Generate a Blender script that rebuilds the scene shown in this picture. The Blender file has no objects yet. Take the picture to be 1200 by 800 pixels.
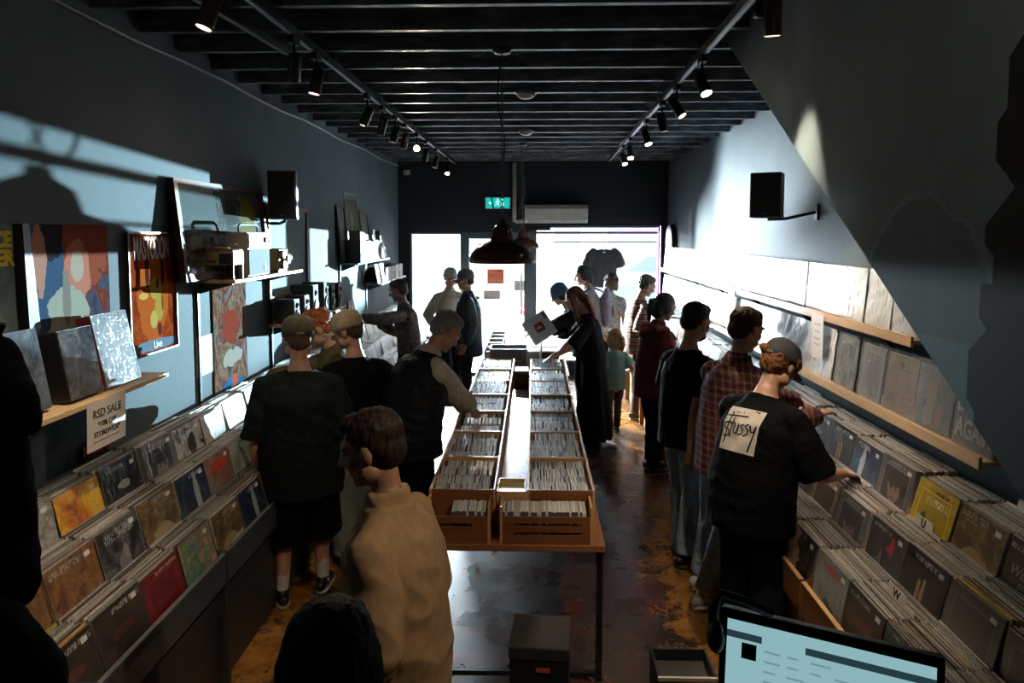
import bpy, math, random
from math import sin, cos, pi, radians, sqrt, atan2
from mathutils import Vector, Matrix, noise
from mathutils.bvhtree import BVHTree
V = Vector
C = bpy.context.scene.collection
RND = random.Random(7)

# ---------------------------------------------------------------- materials
MATS = {}
def new_mat(name):
    m = bpy.data.materials.new(name); m.use_nodes = True
    nt = m.node_tree; b = nt.nodes['Principled BSDF']
    return m, nt, b
def lk(nt, a, b): nt.links.new(a, b)
def ramp(nt, fac, stops):
    r = nt.nodes.new('ShaderNodeValToRGB'); e = r.color_ramp.elements
    while len(e) > 1: e.remove(e[-1])
    e[0].position = stops[0][0]; e[0].color = (*stops[0][1], 1)
    for p, c in stops[1:]:
        n = e.new(p); n.color = (*c, 1)
    lk(nt, fac, r.inputs[0]); return r.outputs[0]
def coord(nt, scale=(1, 1, 1), off=(0, 0, 0)):
    t = nt.nodes.new('ShaderNodeTexCoord'); mp = nt.nodes.new('ShaderNodeMapping')
    mp.inputs['Scale'].default_value = scale; mp.inputs['Location'].default_value = off
    lk(nt, t.outputs['Object'], mp.inputs['Vector']); return mp.outputs[0]
def noise_tex(nt, vec, scale, detail=4, rough=.55, dist=0):
    n = nt.nodes.new('ShaderNodeTexNoise'); n.inputs['Scale'].default_value = scale
    n.inputs['Detail'].default_value = detail; n.inputs['Roughness'].default_value = rough
    n.inputs['Distortion'].default_value = dist
    lk(nt, vec, n.inputs['Vector']); return n.outputs[0]
def mixc(nt, fac, a, b):
    m = nt.nodes.new('ShaderNodeMix'); m.data_type = 'RGBA'
    for s, v in ((0, fac), (6, a), (7, b)):
        if isinstance(v, (int, float)): m.inputs[s].default_value = v
        elif isinstance(v, tuple): m.inputs[s].default_value = (*v, 1)
        else: lk(nt, v, m.inputs[s])
    return m.outputs[2]
def math_n(nt, op, a, b=0.0, c=None):
    m = nt.nodes.new('ShaderNodeMath'); m.operation = op
    for i, v in enumerate((a, b) if c is None else (a, b, c)):
        if isinstance(v, (int, float)): m.inputs[i].default_value = v
        else: lk(nt, v, m.inputs[i])
    return m.outputs[0]
def bump(nt, b, h, strength=.3, dist=.01):
    n = nt.nodes.new('ShaderNodeBump'); n.inputs['Strength'].default_value = strength
    n.inputs['Distance'].default_value = dist
    lk(nt, h, n.inputs['Height']); lk(nt, n.outputs[0], b.inputs['Normal'])
def M(name, col=(.5, .5, .5), rough=.5, metal=0, var=.12, vs=14, bmp=.1, bs=60, coat=0, spec=.5, stretch=(1, 1, 1), emit=None, es=0, bd=.01):
    if name in MATS: return MATS[name]
    m, nt, b = new_mat(name)
    v = coord(nt, stretch)
    if var:
        n = noise_tex(nt, v, vs)
        c1 = tuple(max(0, x * (1 - var)) for x in col); c2 = tuple(min(1, x * (1 + var)) for x in col)
        lk(nt, ramp(nt, n, [(.3, c1), (.7, c2)]), b.inputs['Base Color'])
    else: b.inputs['Base Color'].default_value = (*col, 1)
    if bmp: bump(nt, b, noise_tex(nt, v, bs, 3), bmp, bd)
    b.inputs['Roughness'].default_value = rough; b.inputs['Metallic'].default_value = metal
    b.inputs['Coat Weight'].default_value = coat; b.inputs['Coat Roughness'].default_value = .12
    b.inputs['Specular IOR Level'].default_value = spec
    if emit: b.inputs['Emission Color'].default_value = (*emit, 1); b.inputs['Emission Strength'].default_value = es
    MATS[name] = m; return m
def wood(name, c1, c2, rough=.4, axis='Y', sc=1.0):
    if name in MATS: return MATS[name]
    m, nt, b = new_mat(name)
    st = {'X': (1.2, 14, 14), 'Y': (14, 1.2, 14), 'Z': (14, 14, 1.2)}[axis]
    v = coord(nt, tuple(s * sc for s in st))
    n = noise_tex(nt, v, 2.2, 6, .6, .8)
    lk(nt, ramp(nt, n, [(.3, c1), (.55, c2), (.75, tuple(x * .8 for x in c2))]), b.inputs['Base Color'])
    bump(nt, b, n, .15, .004); b.inputs['Roughness'].default_value = rough; b.inputs['Specular IOR Level'].default_value = .2
    MATS[name] = m; return m
def art(name, bg, blobs=(), sc=5, rough=.35, coat=.6, plane='YZ', dist=.25, seed=0, crinkle=.0, kind='noise', spec=.5):
    """cover or poster print: several ink colours plus soft shapes (u, v, ru, rv, colour)"""
    if name in MATS: return MATS[name]
    m, nt, b = new_mat(name)
    v = coord(nt, (1, 1, 1), (seed * 3.7, seed * 1.3, seed * 2.1))
    if kind == 'noise': fac = noise_tex(nt, v, sc, 5, .6, 1.2)
    else:
        vo = nt.nodes.new('ShaderNodeTexVoronoi'); vo.inputs['Scale'].default_value = sc
        lk(nt, v, vo.inputs['Vector']); fac = vo.outputs[0]
    n = len(bg)
    lo, hi = (.33, .67) if kind == 'noise' else (.05, .75)
    col = ramp(nt, fac, [(lo + (hi - lo) * i / max(1, n - 1), c) for i, c in enumerate(bg)])
    fine = noise_tex(nt, v, sc * 7, 4, .7, .5)
    col = mixc(nt, ramp(nt, fine, [(.42, (0, 0, 0)), (.6, (.55, .55, .55))]), col, tuple(c * .45 for c in bg[-1]))
    if blobs:
        t = nt.nodes.new('ShaderNodeTexCoord'); sp = nt.nodes.new('ShaderNodeSeparateXYZ'); lk(nt, t.outputs['Object'], sp.inputs[0])
        A, B = (1, 2) if plane == 'YZ' else ((0, 2) if plane == 'XZ' else (0, 1))
        w = noise_tex(nt, v, 14, 3)
        tx = noise_tex(nt, coord(nt, (1, 1, .45) if plane == 'YZ' else (1, .45, 1), (seed, 3, 1)), 130, 1)
        for bl in blobs:
            (u, vv, ru, rv, c) = bl[:5]; mode = bl[5] if len(bl) > 5 else 'o'
            a = math_n(nt, 'DIVIDE', math_n(nt, 'SUBTRACT', sp.outputs[A], u), ru)
            d = math_n(nt, 'DIVIDE', math_n(nt, 'SUBTRACT', sp.outputs[B], vv), rv)
            if mode == 'o':
                r = math_n(nt, 'ADD', math_n(nt, 'MULTIPLY', a, a), math_n(nt, 'MULTIPLY', d, d))
                r = math_n(nt, 'ADD', r, math_n(nt, 'MULTIPLY', math_n(nt, 'SUBTRACT', w, .5), dist * 8))
                k = math_n(nt, 'LESS_THAN', r, 1.0)
            else:
                k = math_n(nt, 'LESS_THAN', math_n(nt, 'MAXIMUM', math_n(nt, 'ABSOLUTE', a), math_n(nt, 'ABSOLUTE', d)), 1.0)
                if mode == 't': k = math_n(nt, 'MULTIPLY', k, math_n(nt, 'GREATER_THAN', tx, .49))
            col = mixc(nt, k, col, c)
    lk(nt, col, b.inputs['Base Color'])
    b.inputs['Roughness'].default_value = rough; b.inputs['Coat Weight'].default_value = coat; b.inputs['Specular IOR Level'].default_value = spec
    b.inputs['Coat Roughness'].default_value = .1
    if crinkle:
        bn = nt.nodes.new('ShaderNodeBump'); bn.inputs['Strength'].default_value = crinkle; bn.inputs['Distance'].default_value = .02
        lk(nt, noise_tex(nt, coord(nt, (1, 3, 1)), 7, 3, .5, 2.5), bn.inputs['Height'])
        lk(nt, bn.outputs[0], b.inputs['Coat Normal'])
    MATS[name] = m; return m

# ---------------------------------------------------------------- mesh builder
class MB:
    def __init__(s): s.v = []; s.f = []; s.m = []
    def add(s, vs, fs, mi=0, mat=None):
        o = len(s.v)
        s.v += [tuple(mat @ V(p)) if mat else tuple(p) for p in vs]
        s.f += [tuple(i + o for i in f) for f in fs]; s.m += [mi] * len(fs); return s
    def box(s, x0, x1, y0, y1, z0, z1, mi=0, mat=None):
        vs = [(x0, y0, z0), (x1, y0, z0), (x1, y1, z0), (x0, y1, z0), (x0, y0, z1), (x1, y0, z1), (x1, y1, z1), (x0, y1, z1)]
        return s.add(vs, [(0, 3, 2, 1), (4, 5, 6, 7), (0, 1, 5, 4), (1, 2, 6, 5), (2, 3, 7, 6), (3, 0, 4, 7)], mi, mat)
    def prism(s, pts, a0, a1, axis='X', mi=0, mat=None):
        n = len(pts)
        g = {'X': lambda a, p: (a, p[0], p[1]), 'Y': lambda a, p: (p[0], a, p[1]), 'Z': lambda a, p: (p[0], p[1], a)}[axis]
        vs = [g(a0, p) for p in pts] + [g(a1, p) for p in pts]
        fs = [tuple(range(n)), tuple(range(2 * n - 1, n - 1, -1))] + [(i, (i + 1) % n, n + (i + 1) % n, n + i)[::-1] for i in range(n)]
        return s.add(vs, fs, mi, mat)
    def tube(s, pts, rad, side=None, n=12, cap='flat', mi=0, mat=None):
        """loft of ellipses along pts; rad = list of r or (rx, ry); side = lateral axis"""
        P = [V(p) for p in pts]; R = [r if isinstance(r, tuple) else (r, r) for r in rad]
        if cap == 'round':
            a, b = P[0], P[-1]; d0 = (P[0] - P[1]).normalized(); d1 = (P[-1] - P[-2]).normalized()
            h0 = min(R[0]); h1 = min(R[-1]); P0, R0, P1, R1 = [], [], [], []
            for t in (.98, .8, .45):
                c = sqrt(1 - t * t)
                P0.append(a + d0 * h0 * t); R0.append((R[0][0] * c, R[0][1] * c))
                P1.insert(0, b + d1 * h1 * t); R1.insert(0, (R[-1][0] * c, R[-1][1] * c))
            P = P0 + P + P1; R = R0 + R + R1
        vs = []; fs = []; L = len(P); pu = None
        for i in range(L):
            d = (P[min(i + 1, L - 1)] - P[max(i - 1, 0)]).normalized()
            if side is not None: u = V(side)
            elif pu is not None: u = pu
            else: u = V((0, 0, 1)) if abs(d.z) < .9 else V((1, 0, 0))
            u = (u - d * u.dot(d)).normalized(); pu = u; w = d.cross(u)
            for k in range(n):
                a = 2 * pi * k / n
                vs.append(P[i] + u * cos(a) * R[i][0] + w * sin(a) * R[i][1])
        for i in range(L - 1):
            for k in range(n):
                fs.append((i * n + k, i * n + (k + 1) % n, (i + 1) * n + (k + 1) % n, (i + 1) * n + k))
        fs.append(tuple(range(n - 1, -1, -1))); fs.append(tuple((L - 1) * n + k for k in range(n)))
        return s.add(vs, fs, mi, mat)
    def cyl(s, a, b, r0, r1=None, n=14, mi=0, mat=None): return s.tube([a, b], [r0, r0 if r1 is None else r1], n=n, mi=mi, mat=mat)
    def ell(s, c, r, rot=None, n=14, m=9, mi=0, mat=None):
        vs = []; fs = []; rot = rot or Matrix.Identity(3); c = V(c)
        vs.append(c + rot @ V((0, 0, r[2])))
        for i in range(1, m):
            t = pi * i / m
            for k in range(n):
                a = 2 * pi * k / n
                vs.append(c + rot @ V((r[0] * sin(t) * cos(a), r[1] * sin(t) * sin(a), r[2] * cos(t))))
        vs.append(c + rot @ V((0, 0, -r[2])))
        for k in range(n): fs.append((0, 1 + k, 1 + (k + 1) % n))
        for i in range(m - 2):
            for k in range(n):
                a = 1 + i * n; fs.append((a + k, a + n + k, a + n + (k + 1) % n, a + (k + 1) % n))
        a = 1 + (m - 2) * n
        for k in range(n): fs.append((a + k, a + n, a + (k + 1) % n))
        return s.add(vs, fs, mi, mat)
    def lathe(s, prof, c=(0, 0, 0), n=28, mi=0, mat=None, closed=False):
        vs = []; fs = []; L = len(prof); c = V(c)
        for r, z in prof:
            for k in range(n):
                a = 2 * pi * k / n; vs.append(c + V((r * cos(a), r * sin(a), z)))
        for i in range(L - 1):
            for k in range(n):
                fs.append((i * n + k, i * n + (k + 1) % n, (i + 1) * n + (k + 1) % n, (i + 1) * n + k))
        if closed:
            for k in range(n): fs.append(((L - 1) * n + k, (L - 1) * n + (k + 1) % n, (k + 1) % n, k))
        else: fs.append(tuple(range(n - 1, -1, -1))); fs.append(tuple((L - 1) * n + k for k in range(n)))
        return s.add(vs, fs, mi, mat)
    def mesh(s, name, mats, smooth=False):
        me = bpy.data.meshes.new(name); me.from_pydata(s.v, [], s.f)
        for m in (mats if isinstance(mats, (list, tuple)) else [mats]): me.materials.append(m)
        me.polygons.foreach_set('material_index', s.m)
        me.polygons.foreach_set('use_smooth', [smooth] * len(s.f))
        me.update(); return me
    def build(s, name, mats, parent=None, world=False, smooth=False, bevel=0, kind=None, label=None):
        return link(name, s.mesh(name, mats, smooth), parent, world, bevel, kind, label)

def rot_in(p):
    return Matrix.Translation(p.location) @ p.rotation_euler.to_matrix().to_4x4()
def link(name, me, parent=None, world=False, bevel=0, kind=None, label=None):
    o = bpy.data.objects.new(name, me); C.objects.link(o)
    if parent:
        o.parent = parent
        if world:
            m = rot_in(parent); q = parent.parent
            while q: m = rot_in(q) @ m; q = q.parent
            me.transform(m.inverted())
    if bevel:
        b = o.modifiers.new('b', 'BEVEL'); b.width = bevel; b.segments = 2; b.limit_method = 'ANGLE'
    if kind: o['kind'] = kind
    if label: o['label'] = label
    return o
def thing(name, label, cat, loc=(0, 0, 0), rz=0, group=None, rot=None):
    o = bpy.data.objects.new(name, None); C.objects.link(o)
    o.location = loc; o.rotation_euler = rot or (0, 0, rz); o.empty_display_size = .1
    o['label'] = label; o['category'] = cat
    if group: o['group'] = group
    return o
def tag(o, label, cat, group=None, kind=None):
    o['label'] = label; o['category'] = cat
    if group: o['group'] = group
    if kind: o['kind'] = kind
    return o
def dup(root, loc=None, rot=None, label=None):
    def cp(o, p):
        c = o.copy(); C.objects.link(c)
        if p is not None: c.parent = p
        for ch in list(KIDS.get(o.name, [])): cp(ch, c)
        return c
    KIDS = {}
    for o in C.objects:
        if o.parent: KIDS.setdefault(o.parent.name, []).append(o)
    c = cp(root, None)
    if loc is not None: c.location = loc
    if rot is not None: c.rotation_euler = rot
    if label: c['label'] = label
    return c
def remesh(mb, name, mat, vox, smooth=2, disp=None, parent=None, world=True, lap=None):
    """fuse closed overlapping shapes into one smooth continuous surface"""
    me = mb.mesh(name, mat); t = bpy.data.objects.new('tmp', me); C.objects.link(t)
    r = t.modifiers.new('r', 'REMESH'); r.mode = 'VOXEL'; r.voxel_size = vox; r.use_smooth_shade = True
    if smooth:
        q = t.modifiers.new('s', 'SMOOTH'); q.factor = .5; q.iterations = smooth
    dg = bpy.context.evaluated_depsgraph_get(); dg.update()
    out = bpy.data.meshes.new_from_object(t.evaluated_get(dg), depsgraph=dg)
    bpy.data.objects.remove(t); bpy.data.meshes.remove(me); out.name = name
    if not out.materials: out.materials.append(mat)
    if disp:
        n = len(out.vertices); co = [v.co.copy() for v in out.vertices]; no = [v.normal.copy() for v in out.vertices]
        for i in range(n): out.vertices[i].co = co[i] + no[i] * disp(co[i], no[i])
    out.polygons.foreach_set('use_smooth', [True] * len(out.polygons))
    return link(name, out, parent, world)
def text_mesh(body, size, extrude=.0008, align='CENTER', shear=0, bold=0, sp=1.0):
    cu = bpy.data.curves.new('t', 'FONT'); cu.body = body; cu.size = size; cu.extrude = extrude
    cu.align_x = align; cu.align_y = 'CENTER'; cu.shear = shear; cu.offset = bold; cu.space_character = sp; cu.resolution_u = 3
    t = bpy.data.objects.new('t', cu); C.objects.link(t)
    dg = bpy.context.evaluated_depsgraph_get(); dg.update()
    me = bpy.data.meshes.new_from_object(t.evaluated_get(dg), depsgraph=dg)
    bpy.data.objects.remove(t)
    return me
def lettering(body, size, mat, M4, parent, name='lettering', world=False, stretch=(1, 1), **k):
    me = text_mesh(body, size, **k); me.transform(M4 @ Matrix.Diagonal((stretch[0], stretch[1], 1, 1)))
    me.materials.clear(); me.materials.append(mat)
    return link(name, me, parent, world)
def frame(o, x, y, z):
    """matrix with columns x, y, z and origin o"""
    x, y, z, o = V(x).normalized(), V(y).normalized(), V(z).normalized(), V(o)
    m = Matrix.Identity(4)
    for i in range(3): m[i][0], m[i][1], m[i][2], m[i][3] = x[i], y[i], z[i], o[i]
    return m
# ---------------------------------------------------------------- people
def ik(a, b, l1, l2, pole):
    d = b - a; L = d.length; mx = (l1 + l2) * .995
    if L > mx: b = a + d * (mx / L); d = b - a; L = mx
    x = (l1 * l1 - l2 * l2 + L * L) / (2 * L); h = sqrt(max(0, l1 * l1 - x * x))
    dn = d.normalized(); p = (pole - dn * pole.dot(dn)).normalized()
    return a + dn * x + p * h, b
def hand_prims(mb, w, d, n, s, curl=.5, side=1):
    """w wrist, d along the hand, n palm normal, side +1 = thumb towards d x n"""
    d = d.normalized(); n = (n - d * n.dot(d)).normalized(); t = d.cross(n) * side
    def q(a, b, c): return w + (d * a + t * b + n * c) * s
    mb.tube([q(-.01, 0, 0), q(.03, 0, 0), q(.085, 0, .002)], [(.026 * s, .02 * s), (.038 * s, .016 * s), (.041 * s, .013 * s)], side=t, cap='round', n=12)
    for i, (lt, ln) in enumerate(((.031, .068), (.011, .078), (-.010, .072), (-.030, .056))):
        sp = (lt - .002) * .25
        c = curl * (1 + .12 * i)
        a1, a2, a3 = c * .5, c * 1.3, c * 2.0
        p0 = q(.08, lt, 0); p1 = p0 + (d * cos(a1) * ln * .45 + n * sin(a1) * ln * .45 + t * sp * .4) * s
        p2 = p1 + (d * cos(a2) + n * sin(a2)) * ln * .32 * s; p3 = p2 + (d * cos(a3) + n * sin(a3)) * ln * .26 * s
        mb.tube([p0, p1, p2, p3], [.0105 * s, .0095 * s, .0085 * s, .0072 * s], cap='round', n=8)
    b0 = q(.022, .030, .004); b1 = b0 + (d * .6 + t * .75 + n * .3).normalized() * .038 * s
    b2 = b1 + (d * .85 + t * .35 + n * (.2 + curl * .4)).normalized() * .034 * s; b3 = b2 + (d * .95 + n * (.2 + curl * .5)).normalized() * .022 * s
    mb.tube([b0, b1, b2, b3], [.014 * s, .0115 * s, .010 * s, .008 * s], cap='round', n=8)

def cloth(amp, f=9, seed=0, fine=.3):
    o = V((seed * 3.1, seed * 1.7, seed))
    def g(p, n):
        a = noise.noise(V((p.x * f, p.y * f, p.z * f * .55)) + o)
        b = 1 - abs(noise.noise(V((p.x * f * 1.3 + p.z * 5, p.y * f * 1.3, p.z * f * 1.1)) - o)) * 2.4
        c = noise.noise(p * f * 4 + o)
        return amp * (a * .8 + b * .45 + c * fine)
    return g
def strands(amp, f=55, seed=0, curl=0):
    o = V((seed * 2.3, seed, 0))
    def g(p, n):
        if curl: return amp * (1.6 * (.5 - abs(noise.noise(p * 38 + o))) + noise.noise(p * 75 + o))
        return amp * (noise.noise(V((p.x * f, p.y * f, p.z * f * .18)) + o) + .5 * noise.noise(V((p.x * 120, p.y * 120, p.z * 14)) + o))
    return g

def hair_mat(name, c):
    if name in MATS: return MATS[name]
    m, nt, b = new_mat(name)
    n = noise_tex(nt, coord(nt, (1, 1, .12)), 190, 3)
    lk(nt, ramp(nt, n, [(.35, tuple(x * .55 for x in c)), (.65, tuple(min(1, x * 1.5) for x in c))]), b.inputs['Base Color'])
    b.inputs['Roughness'].default_value = .62; b.inputs['Specular IOR Level'].default_value = .25; bump(nt, b, n, .5, .004)
    MATS[name] = m; return m
SKIN = {}
def skin(name, c):
    if name in MATS: return MATS[name]
    m = M(name, c, .5, var=.1, vs=9, bmp=.08, bs=160, bd=.003)
    b = m.node_tree.nodes['Principled BSDF']; b.inputs['Subsurface Weight'].default_value = .12
    b.inputs['Subsurface Radius'].default_value = (.02, .008, .004); b.inputs['Subsurface Scale'].default_value = .4
    return m

def person(label, x, y, face, H=1.75, lean=0, neck=0, hyaw=0, lh=None, rh=None, feet=((-.1, 0), (.1, 0)), toes=0, build=1.0,
           sk='skin_light', skc=(.55, .33, .24), hair=('short', (.03, .02, .015)), hat=None, top=None, over=None, under=None, bottom=None, shoes=None, socks=None,
           vox=.008, headsc=1.0, curl=(.35, .35), side_lean=0, extra=None, seed=1, name='person', palm=None, beard=None, glasses=False, child=False):
    s = H / 1.75; a = radians(face); fw = V((-sin(a), cos(a), 0)); rt = V((cos(a), sin(a), 0)); up = V((0, 0, 1))
    root = thing(name, label, 'person', (x, y, 0), a)
    O = V((x, y, 0))
    def W(l, f, u): return O + rt * l * s + fw * f * s + up * u * s
    lr = radians(lean); sr = radians(side_lean)
    pel = W(0, 0, .93)
    def spine(t, amt=1.0):                       # t metres above the pelvis, bending forward smoothly
        n = 12; p = pel.copy(); st = t * s / n
        for i in range(n):
            an = lr * min(1, ((i + .5) / n) * (t / .55) * 1.1 + .25) * amt
            p += (fw * sin(an) + up * cos(an) + rt * sin(sr) * cos(an)).normalized() * st
        return p
    chestdir = (spine(.54) - spine(.42)).normalized(); chf = rt.cross(chestdir) * -1
    chf = chestdir.cross(rt).normalized() * -1
    if chf.dot(fw) < 0: chf = -chf
    B = build
    tor = [(-.10, .135, .105), (-.04, .165, .118), (.04, .165, .115), (.14, .145 * B, .105 * B), (.26, .150 * B, .108 * B), (.36, .160 * B, .115 * B), (.425, .150 * B, .106), (.47, .118, .09), (.51, .084, .074), (.55, .064, .062)]
    tp = [spine(t) if t > 0 else pel + up * t * s for t, _, _ in tor]
    sh = {}; k = {}
    for sd, sg in (('l', -1), ('r', 1)): sh[sd] = spine(.428) + rt * sg * .176 * s * (.5 + .5 * B)
    skn = skin(sk, skc)
    # arms
    arm = {}
    for sd, sg, tgt in (('l', -1, lh), ('r', 1, rh)):
        if tgt is None: tgt = sh[sd] + rt * sg * .07 * s + fw * .05 * s - up * .52 * s; dn = -up + fw * .25
        else: tgt = V(tgt)
        pole = (-up * 1.0 + rt * sg * .55 - fw * .45)
        if (tgt - sh[sd]).normalized().z < -.9: pole = -fw + rt * sg * .3
        e, w = ik(sh[sd], tgt, .29 * s, .26 * s, pole); arm[sd] = (sh[sd], e, w)
    leg = {}
    for i, (sd, sg) in enumerate((('l', -1), ('r', 1))):
        fx, fy = feet[i]; hip = pel + rt * sg * .088 * s - up * .03 * s; an = O + rt * fx * s + fw * fy * s + up * .085 * s
        kn, an = ik(hip, an, .413 * s, .406 * s, fw + rt * sg * .1); leg[sd] = (hip, kn, an)
    # head frame
    hs = s * headsc * 1.10
    nb = spine(.545); nd = radians(lean * .9 + neck * .5); ndir = (fw * sin(nd) + up * cos(nd) + rt * sin(sr) * .6).normalized()
    hp = radians(lean * .55 + neck); hy = a + radians(hyaw)
    hf0 = V((-sin(hy), cos(hy), 0)); hr = V((cos(hy), sin(hy), 0)); hf = hf0 * cos(hp) - up * sin(hp); hu = hr.cross(hf).normalized()
    hc = nb + ndir * .06 * s + hu * .105 * hs + hf * .012 * hs
    HM = Matrix((hr, hf, hu)).transposed()
    def Q(l, f, u): return hc + (hr * l + hf * f + hu * u) * hs
    mb = MB()
    def E(l, f, u, a_, b_, c_, n=16, m=11): mb.ell(Q(l, f, u), (a_ * hs, b_ * hs, c_ * hs), HM, n, m)
    E(0, -.012, .032, .074, .094, .084); E(0, .022, -.028, .058, .068, .078); E(0, .045, -.075, .036, .036, .03); E(0, .068, -.088, .02, .018, .018)
    for g in (-1, 1):
        E(g * .036, .05, -.018, .026, .028, .026, 10, 7); E(g * .078, -.008, -.004, .009, .021, .031, 10, 7); E(g * .05, .015, -.06, .022, .04, .03, 10, 7)
        mb.tube([Q(g * .012, .082, .03), Q(g * .048, .07, .028)], [.011 * hs, .009 * hs], cap='round', n=8)
    mb.tube([Q(0, .082, .022), Q(0, .096, -.004), Q(0, .108, -.022)], [.009 * hs, .010 * hs, .013 * hs], cap='round', n=8)
    mb.tube([Q(-.012, .094, -.027), Q(.012, .094, -.027)], [.009 * hs, .009 * hs], cap='round', n=8)
    mb.tube([Q(-.02, .078, -.050), Q(0, .088, -.048), Q(.02, .078, -.050)], [.005 * hs, .0075 * hs, .005 * hs], cap='round', n=8)
    mb.tube([Q(-.018, .076, -.062), Q(0, .085, -.061), Q(.018, .076, -.062)], [.006 * hs, .008 * hs, .006 * hs], cap='round', n=8)
    nr = .052 * s * (1 if not child else .85)
    mb.tube([nb - ndir * .05 * s, nb + ndir * .05 * s, Q(0, -.02, -.03)], [(nr * 1.25, nr * 1.15), (nr, nr), (nr, nr)], side=rt, cap='round', n=14)
    mb.tube(tp, [(r1 * s, r2 * s) for _, r1, r2 in tor], side=rt, n=20, cap='round')
    for sd, sg in (('l', -1), ('r', 1)):
        A, Eb, Wr = arm[sd]
        mid = A.lerp(Eb, .5); fm = Eb.lerp(Wr, .3)
        mb.tube([A, mid, Eb, fm, Wr], [.052 * s, .046 * s, .037 * s, .039 * s, .026 * s], cap='round', n=12)
        mb.tube([spine(.49) + rt * sg * .045 * s, A], [.036 * s, .048 * s], cap='round', n=10)
        d = (Wr - Eb).normalized(); tg = lh if sd == 'l' else rh
        if palm and palm.get(sd): pn = V(palm[sd])
        elif tg is None: pn = -rt * sg
        else: pn = V((0, 0, -1)); d = (d + V((0, 0, -.12))).normalized()
        hand_prims(mb, Wr, d, pn, s * .98, curl[0 if sd == 'l' else 1], side=(-1 if sd == 'l' else 1) * (1 if tg is not None else 1))
        Hp, Kn, An = leg[sd]
        mb.tube([Hp, Hp.lerp(Kn, .45), Kn, Kn.lerp(An, .3), An], [.085 * s, .072 * s, .054 * s, .056 * s, .036 * s], cap='round', n=14)
        fa = a + radians(toes * sg * -1); ff = V((-sin(fa), cos(fa), 0))
        mb.tube([An - ff * .035 * s - up * .045 * s, An + ff * .06 * s - up * .045 * s, An + ff * .14 * s - up * .055 * s], [(.03 * s, .032 * s), (.038 * s, .03 * s), (.036 * s, .018 * s)], side=rt, cap='round', n=10)
    remesh(mb, 'body', skn, min(vox, .0075), 2, None, root)
    # eyes and brows
    hcol = hair[1] if hair else (.03, .02, .015)
    hm = hair_mat('hair_%02d_%02d_%02d' % tuple(int(c * 99) for c in hcol), hcol)
    for g in (-1, 1):
        e = MB(); e.ell(Q(g * .031, .076, .012), (.0115 * hs,) * 3, HM, 10, 7); eo = e.build('eye', M('eye_white', (.6, .57, .53), .15, var=0, bmp=0), root, True, True)
        e = MB(); e.ell(Q(g * .031, .0835, .012), (.0055 * hs,) * 3, HM, 8, 6); e.build('iris', M('iris_dark', (.03, .018, .01), .1, var=0, bmp=0), eo, True, True)
        e = MB(); e.tube([Q(g * .014, .0935, .034), Q(g * .032, .092, .038), Q(g * .05, .079, .034)], [.004 * hs, .005 * hs, .003 * hs], n=6, cap='round'); e.build('eyebrow', hm, root, True, True)
    if glasses:
        e = MB(); gm = M('glasses_black', (.01, .01, .01), .25, var=0, bmp=0)
        for g in (-1, 1):
            pts = [Q(g * .033 + .024 * cos(t * pi / 6), .104, .01 + .018 * sin(t * pi / 6)) for t in range(13)]
            e.tube(pts, [.0028 * hs] * 13, n=6); e.tube([Q(g * .057, .102, .016), Q(g * .076, .02, .012), Q(g * .08, -.02, .0)], [.003 * hs] * 3, n=6)
        e.tube([Q(-.01, .104, .014), Q(.01, .104, .014)], [.003 * hs] * 2, n=6); e.build('spectacles', gm, root, True, True)
    # hair
    ht = hair[0] if hair else None; cu = 'curly' in (ht or '')
    if ht:
        h = MB()
        def HE(l, f, u, a_, b_, c_): h.ell(Q(l, f, u), (a_ * hs, b_ * hs, c_ * hs), HM, 16, 11)
        if hat is None: HE(0, -.022, .047, .079, .096, .078)
        else: HE(0, -.03, .02, .079, .085, .06)
        HE(0, -.055, -.005, .067, .055, .065)
        for g in (-1, 1): HE(g * .066, -.022, .025, .012, .044, .042)
        if ht in ('short', 'short_curly'): HE(0, .030, .088, .054, .044, .034)
        if 'fringe' in ht: HE(0, .05, .075, .062, .05, .04); HE(.02, .065, .06, .05, .03, .03)
        if cu:
            rr = random.Random(seed)
            for _ in range(70):
                th = rr.uniform(0, 2 * pi); ph = rr.uniform(-.15, 1.5); 
                q = V((.082 * cos(ph) * cos(th), -.02 + .1 * cos(ph) * sin(th), .035 + .085 * sin(ph)))
                if q.y > .055 and q.z < .075: continue
                if hat is not None and q.z > .045: continue
                HE(q.x, q.y, q.z, .02, .02, .02)
        if 'mid' in ht:      # hair to the nape and over the ears
            HE(0, -.06, -.05, .075, .05, .075)
            for g in (-1, 1): HE(g * .072, -.02, -.01, .018, .045, .06)
        if 'bob' in ht:
            HE(0, -.05, -.06, .088, .065, .085)
            for g in (-1, 1): HE(g * .078, -.01, -.04, .02, .055, .08)
        if 'long' in ht:
            bk = nb - chf * .1 * s - chestdir * .25 * s
            h.tube([Q(0, -.06, .04), Q(0, -.09, -.06), nb - chf * .085 * s, bk], [(.075 * hs, .05 * hs), (.08 * hs, .045 * hs), (.085 * hs, .035 * hs), (.06 * hs, .02 * hs)], side=rt, cap='round', n=16)
        if 'drape' in ht:    # locks falling forward past the face
            for g in (-1, 1):
                for q_ in range(4):
                    o_ = g * (.062 + .008 * q_); yy = .02 + .012 * q_
                    h.tube([Q(o_, yy - .03, .06), Q(o_ * 1.2, yy + .0, -.04), Q(o_ * 1.1, yy + .02, -.12) - up * .02, Q(o_ * 1.0, yy, -.16) - up * (.10 + .03 * (q_ % 2))], [(.016, .02), (.015, .018), (.014, .014), (.006, .006)], side=hf, cap='round', n=8)
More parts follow.
